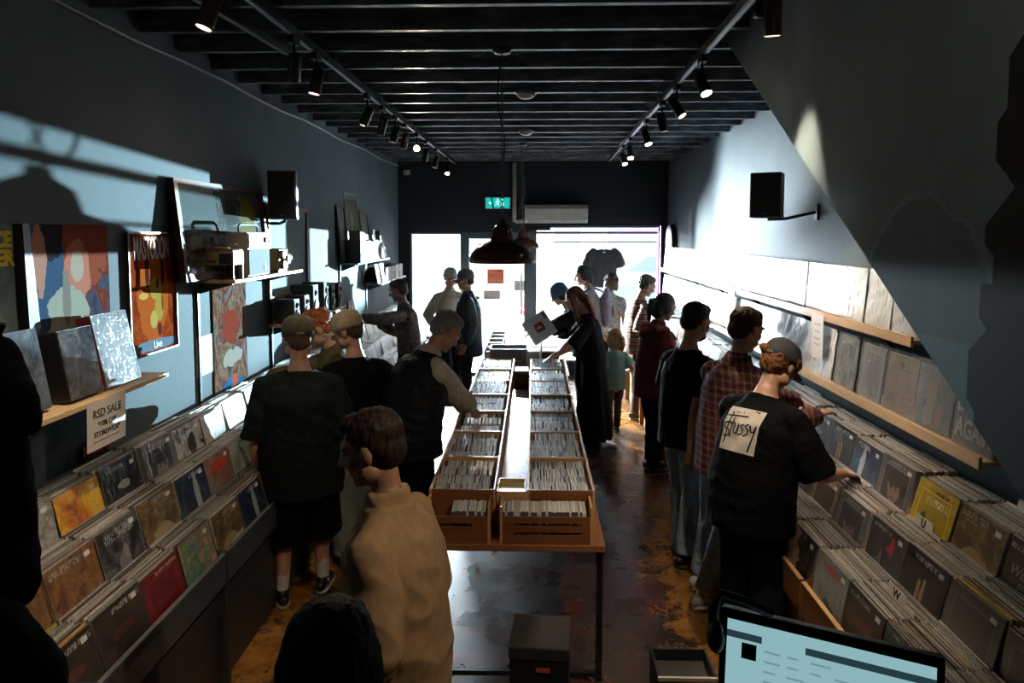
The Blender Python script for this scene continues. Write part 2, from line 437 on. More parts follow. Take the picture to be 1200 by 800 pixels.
        if 'pony' in ht:
            h.tube([Q(0, -.10, .03), Q(0, -.15, .0), Q(.01, -.15, -.08), Q(.02, -.12, -.17)], [.022 * hs, .032 * hs, .028 * hs, .01 * hs], cap='round', n=10)
        remesh(h, 'hair', hm, .006 if vox <= .009 else .009, 1, strands(.005 if not cu else .006, 95, seed=seed, curl=cu), root)
    if beard:
        h = MB()
        h.tube([Q(-.06, .01, -.045), Q(-.05, .045, -.078), Q(0, .07, -.094), Q(.05, .045, -.078), Q(.06, .01, -.045)], [(.015, .013), (.019, .016), (.021, .016), (.019, .016), (.015, .013)], cap='round', n=10)
        h.tube([Q(-.03, .078, -.042), Q(0, .093, -.038), Q(.03, .078, -.042)], [.006, .006, .006], cap='round', n=8)
        remesh(h, 'beard', hair_mat('beard_' + beard[0], beard[1]), .006, 1, strands(.003, 120, seed), root)
    if hat:
        kind, hcol2, flip = hat; h = MB(); hmt = M('hat_%s_%02d%02d%02d' % ((kind,) + tuple(int(c * 99) for c in hcol2)), hcol2, .85, var=.25, vs=30, bmp=.4, bs=220, bd=.002)
        if kind == 'cap':
            pr = [(.0885, .012), (.0905, .04), (.087, .075), (.072, .108), (.045, .128), (.012, .135), (.004, .139)]
            hm4 = frame(Q(0, -.012, 0), hr, hf, hu) @ Matrix.Diagonal((hs, hs * 1.16, hs, 1))
            h.lathe(pr, mat=hm4, n=26); h.ell(Q(0, -.012, .139), (.009 * hs, .009 * hs, .006 * hs), HM, 8, 6)
            ho = h.build('cap', hmt, root, True, True)
            br = MB(); N = 12; g = -1 if flip else 1
            vs = []
            for lay in (0, .006):
                for i in range(N + 1):
                    t = -1 + 2 * i / N; xx = .074 * t
                    y0 = .088 * sqrt(1 - (t * .8) ** 2) * 1.0 - .012; y1 = .088 + .075 * sqrt(max(0, 1 - t * t)) - .008 * t * t
                    zz = .02 - .018 * t * t
                    vs += [Q(xx, g * y0 - (.0 if g > 0 else .02), zz + lay), Q(xx, g * y1 - (.0 if g > 0 else .02), zz - .012 + lay)]
            n2 = 2 * (N + 1); fs = []
            for i in range(N):
                b0 = 2 * i; fs += [(b0, b0 + 1, b0 + 3, b0 + 2), (n2 + b0, n2 + b0 + 2, n2 + b0 + 3, n2 + b0 + 1), (b0 + 1, n2 + b0 + 1, n2 + b0 + 3, b0 + 3), (b0, b0 + 2, n2 + b0 + 2, n2 + b0)]
            br.add(vs, fs); br.build('cap_brim', hmt, ho, True, True)
            if not flip:
                st = MB(); st.tube([Q(.05 * cos(t), -.012 - .103 * sin(t) * 1.0 - .004, .02) for t in (pi * .3, pi * .4, pi * .5, pi * .6, pi * .7)], [(.009 * hs, .004 * hs)] * 5, side=hu, n=8)
                st.build('cap_strap', M('cap_strap', tuple(c * 1.6 for c in hcol2), .7, bmp=0), ho, True, True)
        else:
            h.lathe([(.086, -.012), (.092, -.01), (.093, .03), (.0885, .034), (.087, .07), (.074, .105), (.045, .128), (.01, .136)], mat=frame(Q(0, -.012, 0), hr, hf, hu) @ Matrix.Diagonal((hs, hs * 1.16, hs, 1)), n=26)
            h.build('knit_hat', hmt, root, True, True)
    # ---- clothing: (kind, material, options)
    out = {'root': root, 'W': W, 'spine': spine, 'rt': rt, 'fw': fw, 'chf': chf, 'Q': Q, 'arm': arm}
    def shirt(part, mat, slv, off, hem, collar=False, loose=0, amp=.006, neckr=0):
        c = MB(); pts = []; rr_ = []
        zs = [t for t, _, _ in tor]
        lo = hem
        tl = [lo] + [t for t in (-.06, .02, .12, .24, .36, .43, .475, .505, .53) if t > lo + .02] 
        def interp(t):
            if t <= tor[0][0]: return tor[1][1] + .004, tor[1][2] + .006
            for i in range(len(tor) - 1):
                if tor[i][0] <= t <= tor[i + 1][0]:
                    q = (t - tor[i][0]) / (tor[i + 1][0] - tor[i][0]); return tor[i][1] * (1 - q) + tor[i + 1][1] * q, tor[i][2] * (1 - q) + tor[i + 1][2] * q
            return tor[-1][1], tor[-1][2]
        for t in tl:
            rx, ry = interp(t)
            if t < .3: rx = max(rx, .155 * B); ry = max(ry, .112 * B)
            l2 = loose * (1 - max(0, min(1, (t - .1) / .35)))
            o_ = off * (1 if t < .45 else .6)
            pts.append(spine(t) if t > 0 else pel + up * t * s); rr_.append(((rx + o_ + l2) * s, (ry + o_ + l2 * .8) * s))
        c.tube(pts, rr_, side=rt, n=24)
        if collar:
            c.tube([spine(.51), spine(.545) + ndir * .012 * s, nb + ndir * .028 * s], [(.085 * s, .078 * s), (.073 * s, .07 * s), (.068 * s, .066 * s)], side=rt, n=18)
        for sd, sg in (('l', -1), ('r', 1)):
            A, Eb, Wr = arm[sd]
            if slv == 0: continue
            c.tube([spine(.482) + rt * sg * .05 * s, A + (A - spine(.43)).normalized() * .004], [(.036 + off * .6) * s, (.052 + off * .7) * s], cap='round', n=14)
            if slv == 'short':
                e = A.lerp(Eb, .68); c.tube([A, A.lerp(Eb, .35), e], [(.050 + off * .75) * s, (.060 + off * 1.15) * s, (.064 + off * 1.4) * s], n=18)
            elif slv == 'elbow':
                c.tube([A, A.lerp(Eb, .5), Eb.lerp(Wr, .08)], [(.050 + off * .75) * s, (.056 + off * 1.1) * s, (.052 + off * 1.4) * s], n=18)
            elif slv == 'threeq':
                c.tube([A, A.lerp(Eb, .5), Eb, Eb.lerp(Wr, .55)], [(.055 + off) * s, (.05 + off) * s, (.046 + off) * s, (.042 + off) * s], n=18)
            else:
                c.tube([A, A.lerp(Eb, .5), Eb, Eb.lerp(Wr, .5), Eb.lerp(Wr, .97)], [(.050 + off * .8) * s, (.052 + off) * s, (.047 + off) * s, (.042 + off) * s, (.034 + off * .8) * s], n=18)
        return remesh(c, part, mat, vox, 3, cloth(amp, 10 if amp < .015 else 5.5, seed, .12 if amp > .015 else .3), root)
    def trousers(part, mat, off, to=1.0, wide=0, amp=.006):
        c = MB()
        c.tube([pel - up * .075 * s, pel - up * .02 * s, pel + up * .08 * s], [((.158 + off * .6) * s, (.11 + off * .6) * s), ((.168 + off * .5) * s, (.12 + off * .5) * s), ((.158 + off * .4) * s, (.112 + off * .4) * s)], side=rt, n=22)
        for sd, sg in (('l', -1), ('r', 1)):
            Hp, Kn, An = leg[sd]
            if to < .75: e = Hp.lerp(Kn, to / .5) if to <= .5 else Kn.lerp(An, (to - .5) * 2); c.tube([Hp, Hp.lerp(e, .5), e], [(.088 + off) * s, (.092 + off * 1.2) * s, (.09 + off * 1.5) * s], n=18)
            else: c.tube([Hp, Hp.lerp(Kn, .5), Kn, Kn.lerp(An, .5), Kn.lerp(An, .97)], [(.086 + off) * s, (.077 + off) * s, (.06 + off + wide) * s, (.054 + off + wide) * s, (.048 + off + wide) * s], n=18)
        return remesh(c, part, mat, vox, 3, cloth(amp, 9, seed + 5), root)
    if bottom:
        bk, bm_, bo = bottom
        if bk == 'skirt':
            c = MB(); c.tube([pel + up * .12 * s, pel - up * .1 * s, W(0, 0, .5), W(0, 0, bo.get('to', .1))], [(.155 * s, .115 * s), (.18 * s, .14 * s), (.21 * s, .17 * s), (.25 * s, .21 * s)], side=rt, n=28)
            def pleat(p, n_):
                an = atan2((p - O).dot(fw), (p - O).dot(rt)); return .014 * sin(an * 11 + p.z * 3) * max(0, min(1, (1.0 - p.z) * 1.4))
            out['bottom'] = remesh(c, 'skirt', bm_, vox, 2, pleat, root)
        else: out['bottom'] = trousers(bk, bm_, bo.get('off', .012), bo.get('to', 1), bo.get('wide', 0), bo.get('amp', .006))
    for key, spec in (('under', under), ('top', top), ('over', over)):
        if spec:
            part, mt, o_ = spec
            out[key] = shirt(part, mt, o_.get('slv', 'short'), o_.get('off', .014), o_.get('hem', -.1), o_.get('collar', False), o_.get('loose', .0), o_.get('amp', .006))
    if bottom and (bottom[0] != 'skirt' or True):
        for sd, sg in (('l', -1), ('r', 1)):
            Hp, Kn, An = leg[sd]; fa = a + radians(toes * sg * -1); ff = V((-sin(fa), cos(fa), 0)); fs_ = V((cos(fa), sin(fa), 0))
            if socks:
                c = MB(); c.tube([An.lerp(Kn, socks[1]), An.lerp(Kn, .05), An - up * .03 * s], [.045 * s, .040 * s, .043 * s], n=14); remesh(c, 'sock', socks[0], .006, 1, cloth(.002, 30, seed), root)
            if shoes:
                b = An - up * .085 * s; c = MB()
                c.tube([b - ff * .062 * s + up * .05 * s, b - ff * .02 * s + up * .052 * s, b + ff * .06 * s + up * .047 * s, b + ff * .13 * s + up * .036 * s, b + ff * .175 * s + up * .03 * s],
                       [(.034 * s, .035 * s), (.041 * s, .038 * s), (.046 * s, .035 * s), (.047 * s, .026 * s), (.03 * s, .018 * s)], side=fs_, cap='round', n=16)
                c.tube([b + up * .06 * s, b + up * .105 * s - ff * .005 * s], [.042 * s, .04 * s], n=14)
                so = remesh(c, 'shoe', shoes[0], .007, 2, None, root)
                c = MB()
                c.tube([b - ff * .075 * s + up * .014 * s, b - ff * .04 * s + up * .014 * s, b + ff * .07 * s + up * .014 * s, b + ff * .15 * s + up * .014 * s, b + ff * .195 * s + up * .016 * s],
                       [(.024 * s, .013 * s), (.042 * s, .014 * s), (.050 * s, .014 * s), (.047 * s, .014 * s), (.02 * s, .011 * s)], side=fs_, n=16)
                c.build('sole', shoes[1], so, True, True)
    return out

def decal(me_obj, M4, polys, mat, parent, name, lift=.003, depth=.3):
    """prints on cloth: polygons given in the plane of M4, dropped along its -z onto the cloth"""
    W0 = rot_in(parent); bvh = BVHTree.FromPolygons([W0 @ v.co for v in me_obj.data.vertices], [tuple(p.vertices) for p in me_obj.data.polygons])
    vs = []; fs = []; n = M4.to_3x3() @ V((0, 0, -1))
    for pts, faces in polys:
        o = len(vs)
        for (u, v) in pts:
            p = M4 @ V((u, v, 0)); hit = bvh.ray_cast(p, n, depth)
            q = hit[0] if hit[0] else p - n * -.05
            vs.append(q - n * lift)
        fs += [tuple(i + o for i in f) for f in faces]
    b = MB(); b.add(vs, fs); return b.build(name, mat, parent, True, True)
def grid_poly(u0, u1, v0, v1, nu=12, nv=14):
    pts = [(u0 + (u1 - u0) * i / nu, v0 + (v1 - v0) * j / nv) for j in range(nv + 1) for i in range(nu + 1)]
    return pts, [(j * (nu + 1) + i, j * (nu + 1) + i + 1, (j + 1) * (nu + 1) + i + 1, (j + 1) * (nu + 1) + i) for j in range(nv) for i in range(nu)]
def stroke(line, w):
    P = [V((p[0], p[1])) for p in line]; Q_ = []
    for i in range(len(P) - 1):
        k = max(1, int((P[i + 1] - P[i]).length / .012))
        Q_ += [P[i].lerp(P[i + 1], t / k) for t in range(k)]
    Q_.append(P[-1]); pts = []
    for i, p in enumerate(Q_):
        d = (Q_[min(i + 1, len(Q_) - 1)] - Q_[max(0, i - 1)]).normalized(); n = V((-d.y, d.x)) * w / 2
        pts += [tuple(p + n), tuple(p - n)]
    return pts, [(2 * i, 2 * i + 1, 2 * i + 3, 2 * i + 2) for i in range(len(Q_) - 1)]
# ================================================================ the people
def fabric(name, c, rough=.85, var=.12): return M(name, c, rough, var=var, vs=26, bmp=.25, bs=420, bd=.0015, spec=.06)
def bands(name, stops, period, axis='Z', rough=.85):
    if name in MATS: return MATS[name]
    m, nt, b = new_mat(name); t = nt.nodes.new('ShaderNodeTexCoord'); sp = nt.nodes.new('ShaderNodeSeparateXYZ'); lk(nt, t.outputs['Object'], sp.inputs[0])
    f = math_n(nt, 'FRACT', math_n(nt, 'DIVIDE', sp.outputs['XYZ'.index(axis)], period)); r = ramp(nt, f, stops); r.node.color_ramp.interpolation = 'CONSTANT'
    lk(nt, r, b.inputs['Base Color']); b.inputs['Roughness'].default_value = rough; MATS[name] = m; return m
def plaid(name):
    m, nt, b = new_mat(name); t = nt.nodes.new('ShaderNodeTexCoord'); sp = nt.nodes.new('ShaderNodeSeparateXYZ'); lk(nt, t.outputs['Object'], sp.inputs[0])
    def st(expr, per, lo, hi):
        f = math_n(nt, 'FRACT', math_n(nt, 'DIVIDE', expr, per)); return math_n(nt, 'MULTIPLY', math_n(nt, 'GREATER_THAN', f, lo), math_n(nt, 'LESS_THAN', f, hi))
    xy = math_n(nt, 'ADD', math_n(nt, 'MULTIPLY', sp.outputs[0], .75), math_n(nt, 'MULTIPLY', sp.outputs[1], .9)); z = sp.outputs[2]
    col = mixc(nt, math_n(nt, 'MULTIPLY', st(xy, .046, .0, .45), .7), (.20, .045, .035), (.05, .02, .025)); col = mixc(nt, math_n(nt, 'MULTIPLY', st(z, .046, .0, .45), .6), col, (.04, .018, .022))
    col = mixc(nt, math_n(nt, 'MULTIPLY', st(xy, .046, 0.70, .77), .6), col, (.42, .30, .26)); col = mixc(nt, math_n(nt, 'MULTIPLY', st(z, .046, 0.70, .77), .6), col, (.40, .28, .25))
    lk(nt, col, b.inputs['Base Color']); b.inputs['Roughness'].default_value = .85; return m
BT = fabric('cotton_black', (.0055, .006, .0065)); BT2 = fabric('cotton_blackgreen', (.009, .014, .013)); trb = fabric('twill_black', (.004, .004, .005)); jean = fabric('denim_greyblue', (.28, .38, .44)); jean2 = fabric('denim_light', (.36, .47, .58))
khaki = fabric('canvas_khaki', (.34, .22, .12)); sgrn = fabric('twill_sage', (.22, .25, .21)); beige = fabric('knit_beige', (.40, .36, .29)); cream = fabric('cotton_cream', (.46, .42, .33))
dk = M('leather_black', (.012, .011, .010), .4); sw = M('sneaker_white', (.50, .49, .46), .5); solew = M('sole_white', (.55, .53, .5), .5); soled = M('sole_dark', (.03, .025, .02), .6); swo = fabric('sock_white', (.58, .57, .54))
brn = (.030, .016, .009); blkh = (.010, .008, .007); red_ = (.34, .10, .03)
LT, MD, DKS = ('skin_light', (.52, .29, .20)), ('skin_medium', (.42, .22, .14)), ('skin_olive', (.34, .18, .11))
# foreground, left aisle
P1 = person('person in khaki overshirt seen in profile, foreground left of the table', -.44, 2.36, 78, 1.70, 5, 14, 6, None, None, ((-.1, .03), (.1, -.03)), build=1.02, sk=DKS[0], skc=DKS[1], hair=('short', (.022, .012, .008)), top=('overshirt', khaki, {'slv': 'long', 'off': .030, 'hem': -.22, 'collar': True, 'loose': .03, 'amp': .018}),
            bottom=('trousers', trb, {}), shoes=(dk, soled), vox=.007, seed=3)
b = MB()
for i in range(5):
    q = P1['spine'](.05 + i * .1) + P1['chf'] * .185
    b.ell(q, (.006, .006, .006))
b.build('button', M('button_dark', (.08, .05, .03), .4), P1['root'], True, True)
person('person with dark cropped hair seen from behind at the bottom edge', -.325, 1.12, 12, 1.675, 6, 8, 0, None, None, headsc=.93, sk=MD[0], skc=MD[1], hair=('short_mid', (.018, .010, .007)), top=('sweatshirt', fabric('fleece_dark', (.02, .018, .017)), {'slv': 'long', 'off': .02, 'hem': -.15, 'collar': True}), bottom=('trousers', trb, {}), shoes=(dk, soled), vox=.008, seed=5)
person('person in olive cap, black tee and shorts with white socks, back turned', -1.42, 4.42, 14, 1.755, 3, 8, 10, None, None, ((-.13, .02), (.11, .14)), 12, 1.22, sk=LT[0], skc=LT[1], hair=('short', (.10, .055, .03)), hat=('cap', (.055, .05, .025), False), top=('tee', BT2, {'slv': 'elbow', 'off': .028, 'hem': -.22, 'loose': .035, 'amp': .010}),
       bottom=('shorts', trb, {'off': .03, 'to': .60}), shoes=(dk, solew), socks=(swo, .36), vox=.008, curl=(.6, .6), seed=7)
person('person with curly red hair in olive sleeves reaching into the left rack', -1.40, 5.36, 125, 1.74, 12, 28, -12, None, (-1.86, 4.86, 1.30), ((-.1, 0), (.1, 0)), sk=LT[0], skc=LT[1], hair=('short_curly', red_), top=('overshirt', fabric('twill_olive', (.10, .085, .035)), {'slv': 'long', 'off': .022, 'hem': -.14, 'collar': True}), bottom=('trousers', trb, {}), shoes=(dk, soled), vox=.008, seed=9)
person('person in tan cap and black tee over cream sleeves, sage trousers', -1.20, 4.98, 34, 1.735, 6, 14, 48, (-1.42, 5.15, 1.05), (-.98, 5.14, 1.02), ((-.1, 0), (.1, .08)), build=1.05, sk=LT[0], skc=LT[1], hair=('short', (.09, .045, .022)), hat=('cap', (.40, .31, .20), False), under=('undershirt', cream, {'slv': 'long', 'off': .016, 'hem': -.14}), top=('tee', BT, {'slv': 'short', 'off': .030, 'hem': -.10, 'loose': .02}),
       bottom=('trousers', sgrn, {'off': .022, 'wide': .02}), shoes=(dk, soled), vox=.008, seed=11)
person('person in brown patterned shirt stretching an arm over far left bins', -1.44, 8.55, 80, 1.735, 10, 12, 0, (-1.86, 7.95, 1.37), (-1.78, 8.45, 1.25), sk=DKS[0], skc=(.26, .14, .09), hair=('short', (.05, .045, .04)), top=('shirt', M('print_brown', (.11, .08, .065), .8, var=.75, vs=22, bmp=.2), {'slv': 'long', 'off': .022, 'hem': -.12, 'collar': True}), bottom=('trousers', trb, {}), shoes=(dk, soled), vox=.01, seed=13)
person('grey haired person in black puffer vest leaning over the left crates', -.83, 4.84, -50, 1.81, 25, 28, 0, (-.60, 5.45, 1.04), (-.44, 5.22, 1.05), ((-.12, -.02), (.12, .02)), build=1.14, sk=MD[0], skc=(.46, .25, .17), hair=('short', (.20, .19, .18)), top=('shirt', beige, {'slv': 'long', 'off': .026, 'hem': -.10, 'collar': True, 'loose': .01, 'amp': .009}),
       over=('padded_vest', M('vest_black', (.006, .007, .010), .6, bmp=.3, bs=30, spec=.15), {'slv': 0, 'off': .050, 'hem': -.12, 'collar': False, 'loose': .02, 'amp': .012}), bottom=('trousers', trb, {'off': .02}), shoes=(dk, soled), vox=.008, seed=15)
person('person in pale cap and beige waistcoat jacket by the left window', -1.20, 10.55, -155, 1.76, 2, 12, 0, (-1.2, 10.25, 1.1), (-1.38, 10.3, 1.0), sk=MD[0], skc=MD[1], hair=('short', (.25, .25, .24)), hat=('cap', (.34, .36, .34), True), top=('tee', fabric('tee_dark_logo', (.03, .03, .03)), {'slv': 'long', 'off': .018, 'hem': -.12}), over=('open_jacket', fabric('jacket_beige', (.44, .40, .33)), {'slv': 'long', 'off': .03, 'hem': -.1, 'collar': True, 'loose': .01}), bottom=('trousers', trb, {}), shoes=(dk, soled), vox=.01, seed=17)
person('person in dark cap and long dark jacket standing near the door', -.85, 9.75, 96, 1.775, 2, 6, 0, None, None, sk=DKS[0], skc=(.22, .12, .08), hair=('short', blkh), hat=('cap', (.05, .05, .05), False), top=('jacket', fabric('jacket_slate', (.035, .042, .045)), {'slv': 'long', 'off': .036, 'hem': -.26, 'collar': True, 'loose': .03}), bottom=('trousers', fabric('twill_navy', (.02, .025, .035)), {}), shoes=(dk, soled), vox=.01, seed=19)
# centre
PB = person('person in blue knit beanie bending over the singles boxes', .62, 8.98, 88, 1.72, 30, 14, 0, (-.14, 9.02, 1.02), (.16, 8.82, 1.12), build=1.0, sk=DKS[0], skc=(.30, .16, .10), hair=('mid', blkh), hat=('beanie', (.045, .085, .16), False), top=('jacket', trb, {'slv': 'threeq', 'off': .026, 'hem': -.12}), bottom=('trousers', trb, {}), shoes=(dk, soled), vox=.01, seed=21)
o = MB().box(-.157, .157, -.003, .003, -.157, .157).box(-.05, .06, -.0036, -.003, -.05, .06, 1).box(.105, .157, -.0034, -.003, .05, .157, 2).build('held_record', [M('held_grey', (.42, .45, .46), .4), art('held_red', [(.35, .03, .03), (.12, .02, .02)], [(0, 0, .03, .015, (.6, .6, .6))], 30, plane='XZ'), M('held_slate', (.12, .17, .19), .4)])
o.location = (.075, 8.72, 1.175); o.rotation_euler = (radians(-22), radians(-33), radians(6)); tag(o, 'grey record with a red square picture held by the beanie wearer', 'record')
PD = person('person with long reddish hair in an ankle length black dress', .66, 8.02, 92, 1.72, 16, 24, 0, (.20, 7.72, 1.0), (.30, 7.62, 1.08), ((-.06, 0), (.06, 0)), build=.98, sk=LT[0], skc=(.46, .25, .17), hair=('long_drape', (.09, .022, .012)), top=('dress_top', BT, {'slv': 'elbow', 'off': .020, 'hem': -.08, 'loose': .01}), bottom=('skirt', BT, {'to': .07}), shoes=(dk, soled), vox=.009, seed=23)
b = MB(); Qd = PD['Q']
for i in range(7):
    u_ = -.07 + .022 * i; b.tube([Qd(u_, .045, .03), Qd(u_ * 1.15, .065, -.06), Qd(u_ * 1.2, .05, -.14) - V((0, 0, .03)), Qd(u_ * 1.1, .02, -.2) - V((0, 0, .10 + .02 * (i % 3)))], [.007, .010, .009, .004], n=8, cap='round')
b.build('hair_tips', hair_mat('hair_copper', (.42, .09, .04)), PD['root'], True, True, label='copper red hair tips')  # copper tone stands in for daylight coming through the strands
PW = person('tall person with dark hair and pale tee wearing a lavender backpack', .80, 10.15, 86, 1.83, 8, 14, 0, (.42, 10.1, 1.15), None, sk=LT[0], skc=LT[1], hair=('short_mid', blkh), top=('tee', fabric('tee_sky', (.42, .48, .50)), {'slv': 'elbow', 'off': .024, 'hem': -.1, 'loose': .02}), bottom=('trousers', fabric('twill_rust', (.08, .05, .04)), {}), shoes=(dk, soled), vox=.01, seed=25)
bp = thing('backpack', 'lavender and tan backpack worn by the tall pale tee wearer', 'backpack', (1.03, 10.12, 1.15)); c_ = PW['spine'](.28) - PW['chf'] * .22
b = MB(); b.tube([c_ - V((0, 0, .23)), c_ - V((0, 0, .1)), c_ + V((0, 0, .12)), c_ + V((0, 0, .21))], [(.13, .06), (.15, .085), (.14, .08), (.09, .05)], side=PW['rt'], n=20, cap='round')
remesh(b, 'bag_body', M('bag_lavender', (.26, .26, .36), .75, var=.35, vs=18), .010, 2, cloth(.006, 14, 3), bp)
b = MB(); q = c_ - PW['chf'] * .09 - V((0, 0, .08)); b.ell(q, (.05, .10, .075)); b.build('front_pocket', M('bag_tan', (.42, .30, .20), .75, var=.4, vs=30), bp, True, True)
for g in (-1, 1):
    b = MB(); s0 = PW['spine'](.5) + PW['rt'] * g * .10; b.tube([c_ + PW['rt'] * g * .07 + V((0, 0, .18)), s0 - PW['chf'] * .08 + V((0, 0, .04)), s0 + V((0, 0, .055)), s0 + PW['chf'] * .12 - V((0, 0, .04)), s0 + PW['chf'] * .15 - V((0, 0, .2)), PW['spine'](.12) + PW['rt'] * g * .17], [(.022, .008)] * 6, side=PW['rt'], n=10); b.build('strap', MATS['bag_tan'], bp, True, True)
person('person with curly dark hair behind the backpack, near the window', 1.10, 10.75, -20, 1.68, 8, 25, 0, None, None, sk=LT[0], skc=LT[1], hair=('short_curly_bob', (.05, .03, .02)), top=('blouse', M('blouse_floral', (.36, .34, .30), .8, var=.6, vs=30), {'slv': 'short', 'off': .02, 'hem': -.1}), bottom=('trousers', trb, {}), shoes=(dk, soled), vox=.01, seed=27)
stripes = bands('knit_stripes', [(0, (.10, .025, .015)), (.22, (.34, .12, .04)), (.30, (.03, .015, .012)), (.52, (.40, .26, .12)), (.58, (.12, .03, .02)), (.80, (.30, .16, .07)), (.86, (.03, .015, .012))], .115)
person('person in brown and orange striped tee browsing the right rack', 1.27, 9.15, -72, 1.765, 8, 22, 0, (1.50, 9.45, 1.14), (1.48, 9.05, 1.08), ((-.1, .08), (.1, -.04)), build=1.05, sk=MD[0], skc=MD[1], hair=('short', blkh), top=('striped_tee', stripes, {'slv': 'elbow', 'off': .024, 'hem': -.12, 'loose': .015}), bottom=('trousers', fabric('twill_umber', (.05, .035, .028)), {'off': .02}), shoes=(fabric('shoe_check', (.08, .07, .06)), solew), vox=.009, seed=29)
person('small child with blond ponytail in teal tee and dark leggings', .93, 8.40, 12, 1.15, 0, 5, 25, None, (1.08, 8.55, .70), ((-.07, 0), (.07, .06)), build=.95, headsc=1.28, sk=LT[0], skc=LT[1], hair=('bob_pony', (.42, .27, .12)), top=('tee', fabric('tee_teal', (.20, .33, .30)), {'slv': 'short', 'off': .03, 'hem': -.14, 'loose': .02}), bottom=('leggings', fabric('leggings_grey', (.07, .05, .05)), {'off': .008}), shoes=(fabric('shoe_green', (.08, .14, .13)), solew), vox=.008, child=True, seed=31)
PH = person('person in maroon hooded top with dark hair tied back, black trousers', 1.14, 7.02, -66, 1.705, 8, 18, 0, (1.42, 7.25, 1.12), (1.38, 6.92, 1.05), ((-.09, .05), (.09, -.05)), build=1.0, sk=MD[0], skc=(.42, .23, .15), hair=('mid_pony', blkh), top=('hooded_top', fabric('fleece_maroon', (.12, .028, .024)), {'slv': 'long', 'off': .030, 'hem': -.16, 'loose': .02, 'collar': True, 'amp': .009}), bottom=('trousers', trb, {'off': .015}), shoes=(M('shoe_pattern', (.20, .17, .14), .7, var=.9, vs=40), solew), vox=.008, seed=33)
b = MB(); n_ = PH['spine'](.5); b.tube([n_ + PH['rt'] * .10 + PH['chf'] * .03, n_ + PH['rt'] * .09 - PH['chf'] * .08, n_ - PH['chf'] * .13 - V((0, 0, .06)), n_ - PH['rt'] * .09 - PH['chf'] * .08, n_ - PH['rt'] * .10 + PH['chf'] * .03], [(.03, .045), (.04, .06), (.045, .085), (.04, .06), (.03, .045)], n=14, cap='round')
remesh(b, 'hood', MATS['fleece_maroon'], .008, 3, cloth(.006, 12, 3), PH['root'])
person('bearded person in glasses, black tee and grey blue jeans', 1.06, 5.12, -62, 1.79, 3, 17, 4, (1.16, 5.50, .93), (1.045, 4.87, .85), ((-.1, .08), (.11, -.06)), 8, 1.06, sk=MD[0], skc=MD[1], hair=('short', blkh), beard=('dark', (.03, .016, .010)), glasses=True, top=('tee', BT, {'slv': 'short', 'off': .026, 'hem': -.12, 'loose': .02, 'amp': .008}), bottom=('jeans', jean, {'off': .022, 'wide': .012, 'amp': .010}), shoes=(dk, soled), vox=.0075, curl=(.6, .6), seed=35)
person('person in red plaid shirt and light jeans flipping through records', 1.20, 4.52, -58, 1.82, 9, 14, 0, (1.68, 4.66, 1.23), (1.70, 4.42, 1.215), ((-.20, -.01), (.02, -.20)), 6, 1.08, sk=LT[0], skc=LT[1], hair=('short', (.035, .015, .008)), top=('plaid_shirt', plaid('plaid_red'), {'slv': 'long', 'off': .024, 'hem': -.14, 'collar': True, 'loose': .02, 'amp': .009}), bottom=('jeans', jean2, {'off': .014, 'amp': .009}), shoes=(sw, solew), vox=.0075, seed=37)
PC = person('person in dark cap and black tee with white square back print', 1.15, 3.86, -50, 1.73, 17, 26, -6, (1.46, 4.20, 1.06), (1.62, 3.84, 1.045), ((-.13, .04), (.12, -.04)), 6, 1.12, sk=LT[0], skc=LT[1], hair=('short_curly', (.15, .055, .02)), hat=('cap', (.035, .035, .042), False), top=('tee', BT, {'slv': 'elbow', 'off': .030, 'hem': -.16, 'loose': .04, 'amp': .010}), bottom=('trousers', fabric('twill_ink', (.012, .014, .022)), {'off': .022, 'wide': .012}), shoes=(dk, soled), vox=.0075, seed=39)
up_ = (PC['spine'](.42) - PC['spine'](.26)).normalized(); nrm = -PC['chf']; rt_ = PC['rt']
c_ = PC['spine'](.325) + nrm * .30 - rt_ * .012
M4 = frame(c_, rt_, up_, nrm)
sh_ = PC['top']
decal(sh_, M4, [grid_poly(-.105, .105, -.115, .115)], M('print_white', (.62, .57, .50), .8, bmp=.1), PC['root'], 'back_print', .003, .5)
st_ = [[(-.09, .062), (.035, .072)], [(-.03, .083), (-.028, .09)], [(.0, .087), (.002, .094)], [(-.062, .085), (-.07, .03), (-.075, -.05)],
       [(-.055, .03), (-.09, .022), (-.092, -.002), (-.06, -.012), (-.058, -.042), (-.095, -.05)], [(-.04, .06), (-.05, -.05)], [(-.062, .02), (-.03, .028)],
       [(-.025, .03), (-.03, -.02), (-.012, -.025), (-.002, .03), (-.006, -.03)], [(.028, .03), (.008, .018), (.024, .0), (.022, -.02), (.002, -.03)], [(.055, .035), (.036, .022), (.052, .004), (.05, -.018), (.03, -.03)],
       [(.062, .03), (.066, .0), (.082, .0), (.09, .036), (.078, -.06), (.07, -.105)], [(-.075, -.05), (-.085, -.085)]]
decal(sh_, M4, [stroke([(x * 1.02, y + .002) for x, y in l], .0085) for l in st_], M('print_ink', (.01, .01, .01), .8, bmp=0), PC['root'], 'print_lettering', .0045, .5)
